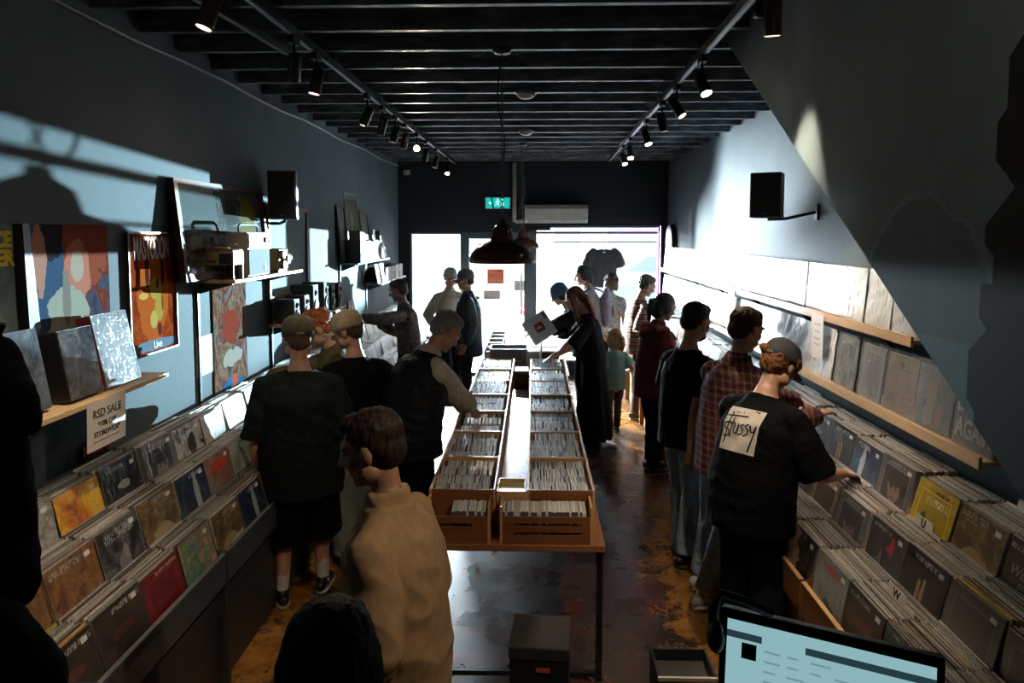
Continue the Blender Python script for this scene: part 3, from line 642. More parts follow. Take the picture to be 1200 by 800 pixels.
# ================================================================ the room
XL, XR, YF, YB, ZC = -2.15, 2.12, 11.8, -1.6, 3.56
paint = M('wall_paint', (.082, .108, .12), .7, spec=.10, var=.10, vs=1.6, bmp=.12, bs=30)
dark_paint = M('dark_paint', (.007, .009, .011), .75, spec=.15, var=.15, vs=3, bmp=.1, bs=40)
ceil_black = M('ceiling_black', (.006, .007, .009), .7, var=.3, vs=6, bmp=.2, bs=30)
def joist_mat():
    m, nt, b = new_mat('joist_paint')
    n = noise_tex(nt, coord(nt, (2, 12, 8)), 2.5, 6, .7)
    lk(nt, ramp(nt, n, [(.38, (.05, .06, .07)), (.54, (.13, .15, .165)), (.68, (.32, .35, .37))]), b.inputs['Base Color'])
    b.inputs['Roughness'].default_value = .42; bump(nt, b, n, .4, .006); return m
joistm = joist_mat()
def floor_mat():
    m, nt, b = new_mat('worn_painted_concrete')
    v = coord(nt)
    base = ramp(nt, noise_tex(nt, v, 3.2, 6, .65), [(.3, (.022, .018, .018)), (.5, (.05, .028, .024)), (.62, (.10, .018, .012)), (.75, (.05, .035, .03))])
    fl = noise_tex(nt, coord(nt, (1, 1, 1), (3, 7, 0)), 6.5, 12, .78, .9)
    big = noise_tex(nt, coord(nt, (1, .55, 1), (.35, 1.2, 0)), .85, 2, .5)
    # paint is worn through to the ochre coat along the two aisles, where people walk
    sp = nt.nodes.new('ShaderNodeSeparateXYZ'); t = nt.nodes.new('ShaderNodeTexCoord'); lk(nt, t.outputs['Object'], sp.inputs[0])
    ax = math_n(nt, 'ABSOLUTE', math_n(nt, 'ADD', sp.outputs[0], .17))
    ais = math_n(nt, 'MULTIPLY', math_n(nt, 'SUBTRACT', 1.0, math_n(nt, 'MINIMUM', 1.0, math_n(nt, 'MULTIPLY', math_n(nt, 'ABSOLUTE', math_n(nt, 'SUBTRACT', ax, 1.28)), 1.5))), .25)
    k = math_n(nt, 'ADD', math_n(nt, 'ADD', math_n(nt, 'ADD', math_n(nt, 'MULTIPLY', fl, .62), math_n(nt, 'MULTIPLY', math_n(nt, 'SUBTRACT', noise_tex(nt, v, 26, 8, .7), .5), .30)), math_n(nt, 'MULTIPLY', big, .42)), math_n(nt, 'MULTIPLY', ais, .75))
    yel = ramp(nt, noise_tex(nt, v, 9, 6, .6), [(.3, (.20, .07, .015)), (.55, (.42, .19, .035)), (.75, (.58, .30, .09))])
    col = mixc(nt, ramp(nt, k, [(.645, (0, 0, 0)), (.655, (1, 1, 1))]), base, yel)
    redk = ramp(nt, noise_tex(nt, coord(nt, (1, 1, 1), (9, 2, 0)), 4, 7, .7, .5), [(.63, (0, 0, 0)), (.65, (1, 1, 1))])
    col = mixc(nt, redk, col, (.26, .025, .015))
    lk(nt, col, b.inputs['Base Color'])
    rn = noise_tex(nt, v, 2.4, 6, .6)
    lk(nt, ramp(nt, rn, [(.3, (.17, .17, .17)), (.7, (.42, .42, .42))]), b.inputs['Roughness'])
    bump(nt, b, noise_tex(nt, v, 30, 6), .10, .006)
    b.inputs['Coat Weight'].default_value = .45; b.inputs['Coat Roughness'].default_value = .22
    return m
def S(name, mb, m, **k): return mb.build(name, m, kind='structure', **k)
S('floor', MB().box(XL - .2, XR + .2, YB, YF + .15, -.1, 0), floor_mat())
S('ceiling', MB().box(XL - .2, XR + .2, YB, YF + .15, ZC, ZC + .1), ceil_black)
S('wall_left', MB().box(XL - .2, XL, YB, YF + .15, 0, ZC), paint)
S('wall_right', MB().box(XR, XR + .2, YB, YF + .15, 0, ZC), paint)
S('wall_back', MB().box(XL - .2, XR + .2, YB - .15, YB, 0, ZC), dark_paint)
w = MB()
w.box(XL, XR, YF, YF + .15, 2.40, ZC)                    # header
w.box(XL, -1.97, YF, YF + .15, 0, 2.40); w.box(2.02, XR, YF, YF + .15, 0, 2.40)
w.box(-1.97, -1.10, YF, YF + .15, 0, .42); w.box(0.0, 2.02, YF, YF + .15, 0, .22)
w.box(-1.97, -0.06, YF, YF + .15, 2.30, 2.40); w.box(-.06, .27, YF, YF + .15, 2.33, 2.4)
S('wall_front', w, dark_paint)
for i in range(32):
    y = -1.3 + .457 * i - .1
    if y > 11.7: break
    S('trim_%d' % (i + 1), MB().box(XL, XR, y, y + .045, 3.39 + RND.uniform(-.004, .004), ZC), joistm)
fr = M('frame_black', (.03, .045, .055), .4, bmp=0)
glass = bpy.data.materials.new('glass'); glass.use_nodes = True
nt = glass.node_tree; nt.nodes.clear()
o_ = nt.nodes.new('ShaderNodeOutputMaterial'); mx = nt.nodes.new('ShaderNodeMixShader'); tr = nt.nodes.new('ShaderNodeBsdfTransparent'); gl = nt.nodes.new('ShaderNodeBsdfGlossy')
gl.inputs['Roughness'].default_value = .02; tr.inputs[0].default_value = (.97, .98, .98, 1); fz = nt.nodes.new('ShaderNodeFresnel'); fz.inputs[0].default_value = 1.3
nt.links.new(fz.outputs[0], mx.inputs[0]); nt.links.new(tr.outputs[0], mx.inputs[1]); nt.links.new(gl.outputs[0], mx.inputs[2]); nt.links.new(mx.outputs[0], o_.inputs[0])
def wframe(name, x0, x1, z0, z1, t=.04, extra=()):
    f = MB(); y0, y1 = YF + .02, YF + .09
    f.box(x0, x0 + t, y0, y1, z0, z1); f.box(x1 - t, x1, y0, y1, z0, z1); f.box(x0 + t, x1 - t, y0, y1, z1 - t, z1); f.box(x0 + t, x1 - t, y0, y1, z0, z0 + t)
    for a in extra: f.box(*a)
    o = f.build(name, fr, kind='structure')
    g = MB().box(x0 + t, x1 - t, YF + .05, YF + .056, z0 + t, z1 - t).build('glass', glass, o)
    return o
wframe('window_1', -1.97, -1.13, .42, 2.30, .03)
wframe('door_1', -1.06, -.10, .0, 2.24, .045)
S('trim_40', MB().box(-1.13, -1.06, YF, YF + .12, 0, 2.30), fr)
S('trim_41', MB().box(-.10, 0.02, YF, YF + .12, 0, 2.33), fr)
S('trim_42', MB().box(-1.06, -.10, YF + .02, YF + .10, 2.24, 2.30), fr)
wframe('window_2', 0.02, 2.0, .22, 2.40, .03, [(.02, 2.0, YF + .02, YF + .09, 2.275, 2.31)])
d = MB(); d.tube([(-.19, YF - .02, 1.0), (-.19, YF - .045, 1.03), (-.19, YF - .045, 1.62), (-.19, YF - .02, 1.65)], [.014] * 4); o = d.build('door_handle', M('white_powder', (.75, .78, .8), .3, bmp=0), bpy.data.objects['door_1'], smooth=True)

# stair bulkhead: painted side wall over a sloping soffit
yb0, zb0, yb1, zb1 = 4.29, 3.265, 1.73, 1.672
sl = (zb0 - zb1) / (yb0 - yb1); ye = -1.2; zend = zb1 + (ye - yb1) * sl
ytop = yb0 + (ZC - zb0) / sl
st = MB().prism([(ytop, ZC), (ye, ZC), (ye, max(0, zend)), (yb1 - zb1 / sl if zend < 0 else ye, 0) if zend < 0 else (ye, zend), (yb1, zb1), (yb0, zb0)], 1.15, 1.25)
def stair_mat():
    m, nt, b = new_mat('stair_paint'); v = coord(nt); t = nt.nodes.new('ShaderNodeTexCoord'); sp = nt.nodes.new('ShaderNodeSeparateXYZ'); lk(nt, t.outputs['Object'], sp.inputs[0])
    col = ramp(nt, noise_tex(nt, coord(nt, (1, 1, .5)), 2.4, 5, .6, .6), [(.3, (.135, .18, .195)), (.7, (.19, .245, .262))])
    # slightly darker dome with a paler rim, and a dark brown jagged area
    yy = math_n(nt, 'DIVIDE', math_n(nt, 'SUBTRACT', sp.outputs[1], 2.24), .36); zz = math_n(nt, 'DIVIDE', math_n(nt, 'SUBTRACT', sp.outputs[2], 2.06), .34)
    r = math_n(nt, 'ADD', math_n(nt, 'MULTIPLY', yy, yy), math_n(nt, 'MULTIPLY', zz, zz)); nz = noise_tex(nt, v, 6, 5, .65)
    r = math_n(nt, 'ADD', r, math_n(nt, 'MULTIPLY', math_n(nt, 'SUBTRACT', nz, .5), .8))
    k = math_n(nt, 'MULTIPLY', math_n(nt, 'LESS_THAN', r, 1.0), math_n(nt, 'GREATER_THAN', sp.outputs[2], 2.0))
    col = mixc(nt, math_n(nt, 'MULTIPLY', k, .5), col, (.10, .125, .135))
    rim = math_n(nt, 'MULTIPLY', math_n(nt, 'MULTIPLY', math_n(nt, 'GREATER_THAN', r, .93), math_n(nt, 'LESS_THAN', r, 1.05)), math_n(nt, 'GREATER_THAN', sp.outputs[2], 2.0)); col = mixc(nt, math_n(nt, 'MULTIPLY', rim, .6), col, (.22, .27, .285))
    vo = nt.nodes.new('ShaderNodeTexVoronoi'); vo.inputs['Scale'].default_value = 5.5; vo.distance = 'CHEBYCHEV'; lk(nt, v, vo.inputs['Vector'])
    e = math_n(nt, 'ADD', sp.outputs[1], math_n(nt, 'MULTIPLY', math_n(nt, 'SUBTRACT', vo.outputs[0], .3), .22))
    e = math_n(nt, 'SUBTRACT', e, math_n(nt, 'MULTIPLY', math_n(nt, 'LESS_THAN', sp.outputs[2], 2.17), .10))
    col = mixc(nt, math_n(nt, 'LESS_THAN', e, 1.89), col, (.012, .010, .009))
    lk(nt, col, b.inputs['Base Color']); b.inputs['Roughness'].default_value = .75; b.inputs['Specular IOR Level'].default_value = .08; bump(nt, b, nz, .15, .01); return m
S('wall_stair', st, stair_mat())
so_ = MB().prism([(ytop, ZC), (yb1 - 1.2, zb1 - 1.2 * sl), (yb1 - 1.2, zb1 - 1.2 * sl + .12), (ytop - .16, ZC)], 1.25, XR)
S('trim_43', so_, dark_paint)

# ================================================================ the street
asphalt = M('asphalt', (.42, .43, .44), .8, var=.1, vs=3, bmp=.2)
foot = M('footpath', (.62, .62, .61), .75, var=.08, vs=2)
S('pavement', MB().box(-14, 14, YF + .15, YF + 2.4, -.12, -.01), foot)
S('road', MB().box(-14, 14, YF + 2.4, 24, -.2, -.1), asphalt)
fac = thing('shop_building', 'pale two storey building with an orange band across the street', 'building', (0, 24, 0))
MB().box(-14, 14, 0, .5, -.1, 3.3).build('wall', M('render_cream', (.72, .68, .62), .8), fac)
MB().box(-14, 14, -.02, .48, 3.3, 6.0).build('upper_wall', M('brick_orange', (.62, .33, .22), .8, var=.2, vs=12), fac)
for i, (x0, x1) in enumerate(((-9, -6.5), (-5.2, -2.2), (.6, 1.6), (2.3, 4.1), (4.6, 6.9))):
    f = MB().box(x0, x1, -.06, .02, .7, 2.7).build('window', M('win_frame', (.8, .82, .85), .5), fac)
    MB().box(x0 + .08, x1 - .08, -.075, -.055, .78, 2.62).build('pane', M('win_glass', (.42, .47, .5), .1, bmp=0), f)
b = MB().box(2.2, 5.4, -.14, -.06, 2.55, 3.12).build('sign_board', M('sign_white', (.8, .84, .88), .5, bmp=0), fac)
lettering('rms', .5, M('sign_blue', (.05, .13, .42), .5, bmp=0), frame((3.3, -.15, 2.82), (1, 0, 0), (0, 0, 1), (0, -1, 0)), b)
MB().lathe([(.01, 0), (.2, 0), (.2, .01), (.01, .01)], mat=frame((4.35, -.15, 2.84), (1, 0, 0), (0, 0, 1), (0, -1, 0)), n=20).build('emblem', MATS['sign_blue'], b)
def car(label, x, y, rz, col, name='parked_car'):
    c = thing(name, label, 'car', (x, y, -.1), rz, 'parked cars on the street')
    cm = M('car_paint_' + ''.join('%02d' % int(q * 99) for q in col), col, .25, coat=1, bmp=0, var=0); cg = M('car_glass', (.16, .2, .23), .05, bmp=0, var=0)
    prof = [(-2.15, .35), (-2.2, .62), (-2.12, .88), (-1.45, .98), (-.75, 1.42), (.55, 1.46), (1.35, 1.05), (2.1, .98), (2.2, .6), (2.15, .32)]
    b = MB(); N = len(prof)
    for z in (0,):
        vs = []
        for yy, k in ((-.86, .94), (-.8, 1.0), (.8, 1.0), (.86, .94)):
            for (px, pz) in prof: 
                tum = .80 if pz > 1.1 else 1
                vs.append((px * (1 if pz < 1.1 else 1), yy * tum, .32 + (pz - .32) * k))
        fs = [tuple(range(N)), tuple(range(4 * N - 1, 3 * N - 1, -1))]
        for r in range(3):
            for i in range(N): fs.append((r * N + i, r * N + (i + 1) % N, (r + 1) * N + (i + 1) % N, (r + 1) * N + i))
        b.add(vs, fs)
    b.build('body', cm, c, smooth=False, bevel=.03)
    g = MB()
    for sy in (-1, 1): g.prism([(-1.25, 1.0), (-.72, 1.36), (.5, 1.39), (1.15, 1.04)], sy * .83, sy * .70, 'Y')
    g.build('side_window', cg, c)
    g = MB().add([(.62, -.62, 1.44), (.62, .62, 1.44), (1.38, .76, 1.06), (1.38, -.76, 1.06), (.58, -.62, 1.42), (.58, .62, 1.42), (1.3, .76, 1.02), (1.3, -.76, 1.02)], [(0, 1, 2, 3), (7, 6, 5, 4), (0, 3, 7, 4), (1, 5, 6, 2), (0, 4, 5, 1), (3, 2, 6, 7)]); g.build('windscreen', cg, c)
    for wx in (-1.35, 1.35):
        for sy in (-1, 1):
            t = MB().cyl((wx, sy * .84, .32), (wx, sy * .66, .32), .32, n=20).build('wheel', M('tyre', (.02, .02, .02), .8), c)
            MB().cyl((wx, sy * .86, .32), (wx, sy * .83, .32), .18, n=12).build('hubcap', M('alloy', (.6, .6, .62), .3, metal=1), t)
    for sy in (-1, 1):
        MB().box(-2.2, -2.1, sy * .55 - .14, sy * .55 + .14, .70, .86).build('tail_light', M('tail_red', (.6, .02, .02), .2, bmp=0), c)
        MB().ell((2.14, sy * .6, .72), (.08, .18, .09)).build('head_light', M('lamp_clear', (.8, .8, .8), .1, bmp=0), c, smooth=True)
    return c
car('white car parked across the left shop window, red tail light showing', -3.35, 15.2, pi, (.8, .82, .85))
car('pale car parked outside the right shop window behind the hanging tee', 2.0, 15.3, 0, (.72, .78, .82))
car('tall silver car parked on the far side of the street', 3.55, 20.6, pi, (.5, .55, .6)).scale = (1, 1, 1.272)  # stretched and shifted so its roof cuts the beam's lower edge

# ================================================================ light
W_ = bpy.data.worlds.new('World'); bpy.context.scene.world = W_; W_.use_nodes = True
bg = W_.node_tree.nodes['Background']; bg.inputs[0].default_value = (.70, .86, 1.0, 1); bg.inputs[1].default_value = 1.6
def area(name, loc, d, sx, sy, e, col=(1, 1, 1), spread=pi):
    l = bpy.data.lights.new(name, 'AREA'); l.shape = 'RECTANGLE'; l.size = sx; l.size_y = sy; l.energy = e; l.color = col; l.spread = spread
    o = bpy.data.objects.new(name, l); C.objects.link(o); o.location = loc; o.rotation_euler = V(d).to_track_quat('-Z', 'Y').to_euler(); return o
def spot(name, loc, tgt, e, ang=40, col=(1, .82, .62), r=.03, blend=.6):
    l = bpy.data.lights.new(name, 'SPOT'); l.energy = e; l.spot_size = radians(ang); l.color = col; l.shadow_soft_size = r; l.spot_blend = blend
    o = bpy.data.objects.new(name, l); C.objects.link(o); o.location = loc; o.rotation_euler = (V(tgt) - V(loc)).to_track_quat('-Z', 'Y').to_euler(); return o
sun = bpy.data.lights.new('sun', 'SUN'); sun.energy = 9; sun.angle = radians(.6); sun.color = (1, .96, .9)
so = bpy.data.objects.new('sun', sun); C.objects.link(so); so.rotation_euler = V((.35, .75, -1.0)).to_track_quat('-Z', 'Y').to_euler()
# sky seen from the shop front (above the header), and the sun mirrored off car windows
area('sky_light', (-4.0, 19.5, 4.3), (.3, -1, -.22), 8, 3.0, 19000, (.80, .92, 1.0))
spot('car_window_sun', (4.51, 23.0, 1.86), (.15, 11.8, 2.12), 82000, 12.0, (.56, .86, 1.0), .03, .12)
spot('door_sun', (-2.47, 22.0, 1.95), (-.58, 11.8, 2.0), 11000, 5.5, (.78, .93, 1.0), .09, .25)
area('street_glare', (-5.0, 13.7, 1.1), (7, -6.3, .35), 4, 1.9, 50000, (.86, .94, 1.0), radians(110))  # added fill out of view, standing in for bounce off the sunlit street
area('street_glare', (5.2, 13.7, 1.1), (-6, -4.6, .3), 4, 1.9, 260, (.86, .94, 1.0), radians(110))  # weaker fill added out of view on the other side
# ================================================================ ceiling fittings
blk = M('black_metal', (.012, .012, .013), .4, metal=.3, bmp=0, var=0)
warm = M('lamp_on', (1, .9, .7), .3, emit=(1, .78, .5), es=40, bmp=0, var=0)
dim = M('lamp_glass', (.7, .66, .6), .3, emit=(1, .85, .7), es=1.5, bmp=0, var=0)
def track(x0, y0, x1, y1, label):
    t = thing('lighting_track', label, 'lighting track', (x0, y0, 3.37)); dx, dy = x1 - x0, y1 - y0; L = sqrt(dx * dx + dy * dy); a = -atan2(dx, dy); t.rotation_euler = (0, 0, a)
    MB().box(-.018, .018, 0, L, -.045, .0).build('rail', blk, t, bevel=.002)
    MB().box(-.006, .006, .02, L - .02, -.047, -.044).build('conductor_slot', M('slot_grey', (.35, .36, .38), .35, metal=.8, bmp=0), t)
    for k in range(int(L / 1.37)): MB().box(-.022, .022, .3 + k * 1.37, .36 + k * 1.37, -.01, .02).build('ceiling_clip', blk, t)
track(-1.29, 1.6, -1.18, 11.3, 'long black lighting track above the left side of the shop')
track(.94, 1.6, 1.10, 10.9, 'long black lighting track above the right side of the shop')
track(-1.62, 1.6, -1.43, 4.35, 'short black lighting track nearest the left wall')
def track_spot(x, y, tgt, label, on, power=0, ang=38, col=(1, .80, .58), body=(.012, .012, .013)):
    p = V((x, y, 3.17)); d = (V(tgt) - p).normalized()
    t = thing('track_spotlight', label, 'spotlight', (x, y, 3.325), group='track spotlights on the ceiling rails')
    bm = blk if body[0] < .02 else M('spot_body_brown', body, .4, metal=.2, bmp=0)
    MB().box(x - .017, x + .017, y - .05, y + .05, 3.285, 3.325).build('adaptor', bm, t, True)
    MB().tube([(x, y, 3.29), (x, y, 3.20), tuple(p)], [.008] * 3, n=8).build('arm', bm, t, True, True)
    MB().tube([p - d * .07, p - d * .06, p + d * .055, p + d * .075], [.026, .034, .036, .037], n=20).build('head', bm, t, True, True)
    MB().cyl(p + d * .0752, p + d * .078, .030, n=18).build('lens', warm if on else dim, t, True)
    if power: spot('track_lamp', p + d * .11, tgt, power, ang, col)
SP = [(-1.27, 2.95, (-2.0, 2.6, .9), 'first brown track spotlight above the left wall, nearest', False, 26, 50, (.09, .05, .03)),
      (-1.26, 3.95, (-2.0, 5.6, .9), 'slim black spotlight tilted sideways, second on the left track', False, 10, 45, None),
      (-1.25, 4.32, (-1.8, 4.2, .6), 'brown track spotlight pointing straight down on the left track', False, 14, 45, (.09, .05, .03)),
      (-1.24, 5.58, (-2.1, 6.2, 1.7), 'black spotlight, fourth from the near end of the left track', True, 7, 45, None),
      (-1.23, 6.1, (-2.0, 7.0, 1.2), 'small black spotlight, fifth from the near end of the left track', False, 0, 40, None),
      (-1.22, 6.6, (-1.9, 7.2, 1.0), 'small black spotlight, sixth from the near end of the left track', False, 0, 40, None),
      (-1.22, 7.1, (-1.9, 7.9, 1.0), 'small brown spotlight just before the glaring one, left track', False, 0, 40, (.09, .05, .03)),
      (-1.21, 7.75, (-.2, 1.0, 2.1), 'spotlight glaring straight at the viewer on the left track', True, 25, 60, None),
      (-1.21, 8.4, (-1.9, 9.6, 1.0), 'black spotlight just beyond the glaring one, left track', False, 0, 40, None),
      (-1.20, 9.2, (-1.9, 9.6, 1.0), 'black spotlight, second from the far end of the left track', False, 0, 40, None),
      (-1.19, 10.3, (-1.0, 9.0, 1.0), 'lit spotlight at the far end of the left track', True, 6, 45, None),
      (.965, 3.1, (1.15, 3.7, .0), 'brown spotlight nearest the stair wall on the right track', False, 32, 62, (.10, .05, .03)),
      (.985, 4.45, (1.6, 3.4, 1.0), 'bright round spotlight, second on the right track', True, 24, 50, None),
      (1.0, 5.3, (2.0, 4.6, 1.4), 'third small black spotlight from the near end, right track', False, 55, 55, None),
      (1.01, 5.95, (1.6, 6.6, 1.0), 'fourth small black spotlight from the near end, right track', False, 0, 40, None),
      (1.03, 6.9, (1.6, 6.2, 1.0), 'fifth black spotlight, lit, on the right track', True, 6, 40, None),
      (1.05, 8.2, (1.2, 7.0, .6), 'sixth spotlight, lit, on the right track', True, 5, 40, None),
      (1.06, 8.9, (1.6, 8.0, 1.0), 'seventh spotlight, lit, at the far end of the right track', True, 5, 40, None)]
for x, y, tg, lb, on, pw, ang, bd in SP: track_spot(x, y, tg, lb, on, pw * 3.2, ang, body=bd or (.012, .012, .013))
track_spot(.93, 1.75, (-.3, 3.1, 1.0), 'spotlight at the viewer end of the right track aimed left', True, 84, 72)
track_spot(-1.30, 1.85, (-1.75, 3.2, .9), 'spotlight at the viewer end of the left track aimed down', True, 26, 75)
p = MB(); pts = [(XL + .012, 2.2 + .6 * i, 3.335 + .012 * sin(i * 1.7)) for i in range(17)]; p.tube(pts, [.011] * 17, n=8)
tag(p.build('wall_cable', M('cable_grey', (.16, .17, .18), .5, bmp=0), smooth=True), 'pale grey cable running high along the left wall under the joists', 'cable')
# lamp washing the head of the stair wall
l = thing('picture_spotlight', 'small spotlight fixed high washing the stair wall', 'spotlight', (1.06, 3.62, 3.39))
MB().cyl((0, 0, 0), (.0, -.01, -.08), .02, .026).build('head', blk, l, smooth=True); MB().cyl((0, 0, 0), (0, 0, .03), .03).build('base', blk, l)
spot('stair_wash', (1.055, 3.60, 3.27), (1.17, 3.30, 1.6), 3.0, 42, (1, .86, .78), .01, .8)
enam = M('enamel_oxblood', (.11, .028, .022), .22, var=.15, vs=20, bmp=.05, coat=.7)
wh_in = M('enamel_white', (.7, .7, .66), .3, bmp=0)
chain_m = M('chain_steel', (.10, .10, .10), .35, metal=.8, bmp=0)
def pendant(x, y, z, label, loop=True):
    t = thing('pendant_lamp', label, 'lamp', (x, y, z)); t['group'] = 'oxblood enamel pendant lamps'
    MB().lathe([(.200, .0), (.208, .004), (.204, .022), (.185, .062), (.15, .098), (.10, .122), (.072, .134), (.068, .160), (.058, .205), (.036, .225), (.022, .238), (.022, .262), (.008, .264),
                (.008, .256), (.018, .25), (.03, .22), (.052, .2), (.062, .158), (.068, .128), (.10, .114), (.146, .091), (.18, .056), (.198, .018), (.2, .0)], n=40).build('shade', enam, t, smooth=True)
    MB().lathe([(.01, .02), (.03, .03), (.036, .06), (.028, .09), (.014, .12), (.01, .13)], n=16).build('bulb', wh_in, t, smooth=True)
    zt = 3.39 - z; n = int((zt - .27) / .028); c = MB()
    for i in range(n):
        zz = .27 + i * .028; a = (i % 2) * pi / 2
        pts = [(.009 * cos(q * pi / 4) * cos(a), .009 * cos(q * pi / 4) * sin(a), zz + .019 * sin(q * pi / 4)) for q in range(9)]
        c.tube(pts, [.0032] * 9, n=5, side=(sin(a), -cos(a), .01))
    c.build('chain', chain_m, t, smooth=True)
    k = MB(); pts = [(.012, 0, .25)]
    for i in range(1, 22):
        q = i / 22; pts.append((-.014 + (-.06 if loop else -.02) * sin(q * pi * 3.2) * (1 - q), .015 * sin(q * 9), .25 + (zt - .27) * q))
    pts.append((0, 0, zt - .01)); k.tube(pts, [.0045] * len(pts), n=6); k.build('power_cord', blk, t, smooth=True)
    MB().lathe([(.01, zt - .035), (.05, zt - .03), (.058, zt - .008), (.058, zt)], n=20).build('ceiling_rose', blk, t, smooth=True)
pendant(-.188, 4.5, 2.115, 'large dark red enamel pendant lamp on a chain, nearer')
pendant(-.13, 9.2, 2.10, 'smaller looking dark red pendant lamp farther back by door')
for x, y, lb in ((-.06, 5.9, 'round frosted ceiling light in the joists, nearer'), (-.08, 8.1, 'round frosted ceiling light in the joists, farther')):
    t = thing('ceiling_light', lb, 'ceiling light', (x, y, 3.39)); 
    MB().lathe([(.04, -.012), (.085, -.012), (.09, 0), (.03, 0)], n=24).build('base', M('fitting_brown', (.12, .06, .04), .4, bmp=0), t)
    MB().ell((0, 0, -.014), (.075, .075, .04)).build('diffuser', M('frost', (.55, .5, .48), .3, bmp=0), t, smooth=True)
ac = thing('air_conditioner', 'white wall mounted air conditioner above the right shop window', 'air conditioner', (.355, YF, 2.44))
MB().prism([(0, .03), (-.16, 0), (-.235, .05), (-.24, .22), (-.2, .285), (0, .29)], -.49, .49, 'X').build('housing', M('ac_white', (.50, .48, .43), .4, bmp=0), ac, bevel=.008)
MB().prism([(-.18, .012), (-.232, .052), (-.236, .05), (-.185, .006)], -.45, .45, 'X').build('louvre', M('ac_grey', (.3, .3, .28), .4, bmp=0), ac)
p = MB(); p.tube([(-.30, YF - .04, 3.39), (-.30, YF - .04, 2.52), (-.30, YF - .04, 2.49), (-.27, YF - .04, 2.475), (-.14, YF - .04, 2.475)], [.035] * 5, n=12)
tag(p.build('duct_pipe', M('duct_cream', (.42, .38, .32), .5, bmp=0), smooth=True), 'cream duct pipe bending into the air conditioner', 'pipe')
ex = thing('exit_sign', 'green exit sign with running figure on the dark front wall', 'exit sign', (-.56, YF - .005, 2.76))
MB().box(-.20, .20, -.05, 0, -.09, .09).build('housing', M('sign_body', (.6, .65, .62), .5, bmp=0), ex, bevel=.004)
MB().box(-.185, .185, -.054, -.05, -.078, .078).build('panel', M('exit_green', (.0, .30, .25), .4, emit=(.0, .62, .52), es=.75, bmp=0, var=0), ex)
em = M('exit_white', (.8, .9, .88), .4, emit=(.7, 1, .95), es=1.0, bmp=0, var=0)
f = MB(); yy = -.058
def pl(*pts): f.prism([(a, b) for a, b in pts], yy, yy + .003, 'Y')
f.ell((.0, yy, .052), (.013, .003, .013)); f.tube([(-.002, yy, .036), (-.01, yy, .0)], [(.012, .002)] * 2, side=(1, 0, 0), n=8)
for a in ([(-.002, .03), (-.03, .02), (-.034, -.004)], [(-.002, .03), (.022, .016), (.036, .026)], [(-.01, .0), (.016, -.022), (.012, -.055)], [(-.01, 0), (-.024, -.034), (-.05, -.04)]):
    f.tube([(x, yy, z) for x, z in a], [(.006, .002)] * len(a), side=(.6, 0, .8), n=6)
f.box(.055, .095, yy, yy + .003, -.06, .06)
f.build('running_figure', em, ex)
f = MB().prism([(-.15, 0), (-.11, .03), (-.11, .01), (-.075, .01), (-.075, -.01), (-.11, -.01), (-.11, -.03)], yy, yy + .003, 'Y'); f.build('arrow', em, ex)
t = thing('motion_sensor', 'small white motion sensor high in the far left corner', 'sensor', (-2.0, YF, 3.24))
MB().box(-.05, .05, -.05, 0, -.04, .04).build('housing', M('sensor_grey', (.25, .27, .28), .4, bmp=0), t, bevel=.01); MB().ell((0, -.05, -.01), (.025, .012, .02)).build('lens', MATS['sensor_grey'], t, smooth=True)
# neon and round sign at the right window post
t = thing('neon_strip', 'purple neon strip along the right shop window post', 'neon light', (1.97, YF - .03, 1.0))
MB().tube([(0, 0, 0), (0, 0, 1.30), (-.02, 0, 1.33), (-.75, 0, 1.33)], [.008] * 4, n=8).build('tube', M('neon_purple', (.5, .1, .8), .4, emit=(.55, .08, 1), es=5, bmp=0, var=0), t, smooth=True)
MB().box(-.012, .012, -.004, .01, .1, .14).build('clip', blk, t); MB().box(-.012, .012, -.004, .01, 1.0, 1.04).build('clip', blk, t)
t = thing('round_sign', 'round black and white disc sign edge-on on the right wall', 'sign', (XR - .02, 11.3, 2.16))
MB().lathe([(.01, 0), (.26, 0), (.26, .05), (.01, .05)], mat=frame((0, 0, 0), (0, 1, 0), (0, 0, 1), (-1, 0, 0)), n=28).build('disc', blk, t)
MB().lathe([(.01, .051), (.24, .051), (.24, .06), (.01, .06)], mat=frame((0, 0, 0), (0, 1, 0), (0, 0, 1), (-1, 0, 0)), n=28).build('face', M('disc_white', (.7, .7, .75), .4, bmp=0), t)
# door signs
s_ = thing('closed_sign', 'orange sign hanging inside the glass door reading CLOSED', 'sign', (-.60, YF - .01, 1.60))
MB().box(-.13, .13, -.006, 0, -.115, .115).build('board', M('orange_sign', (.85, .16, .05), .5, emit=(1, .2, .08), es=.0, bmp=0), s_)
lettering('CLOSED', .075, M('sign_lettering', (.9, .8, .75), .5, bmp=0), frame((0, -.008, -.045), (1, 0, 0), (0, 0, 1), (0, -1, 0)), s_)
lettering('SORRY WE ARE', .03, MATS['sign_lettering'], frame((0, -.008, .05), (1, 0, 0), (0, 0, 1), (0, -1, 0)), s_)
t = MB().lathe([(.005, 0), (.09, 0), (.09, .003), (.005, .003)], mat=frame((-.83, YF + .04, 2.03), (1, 0, 0), (0, 0, 1), (0, -1, 0)), n=24).build('round_sticker', M('sticker_pink', (.85, .6, .55), .5, bmp=0)); tag(t, 'round pinkish sticker at the top of the glass door', 'sticker')
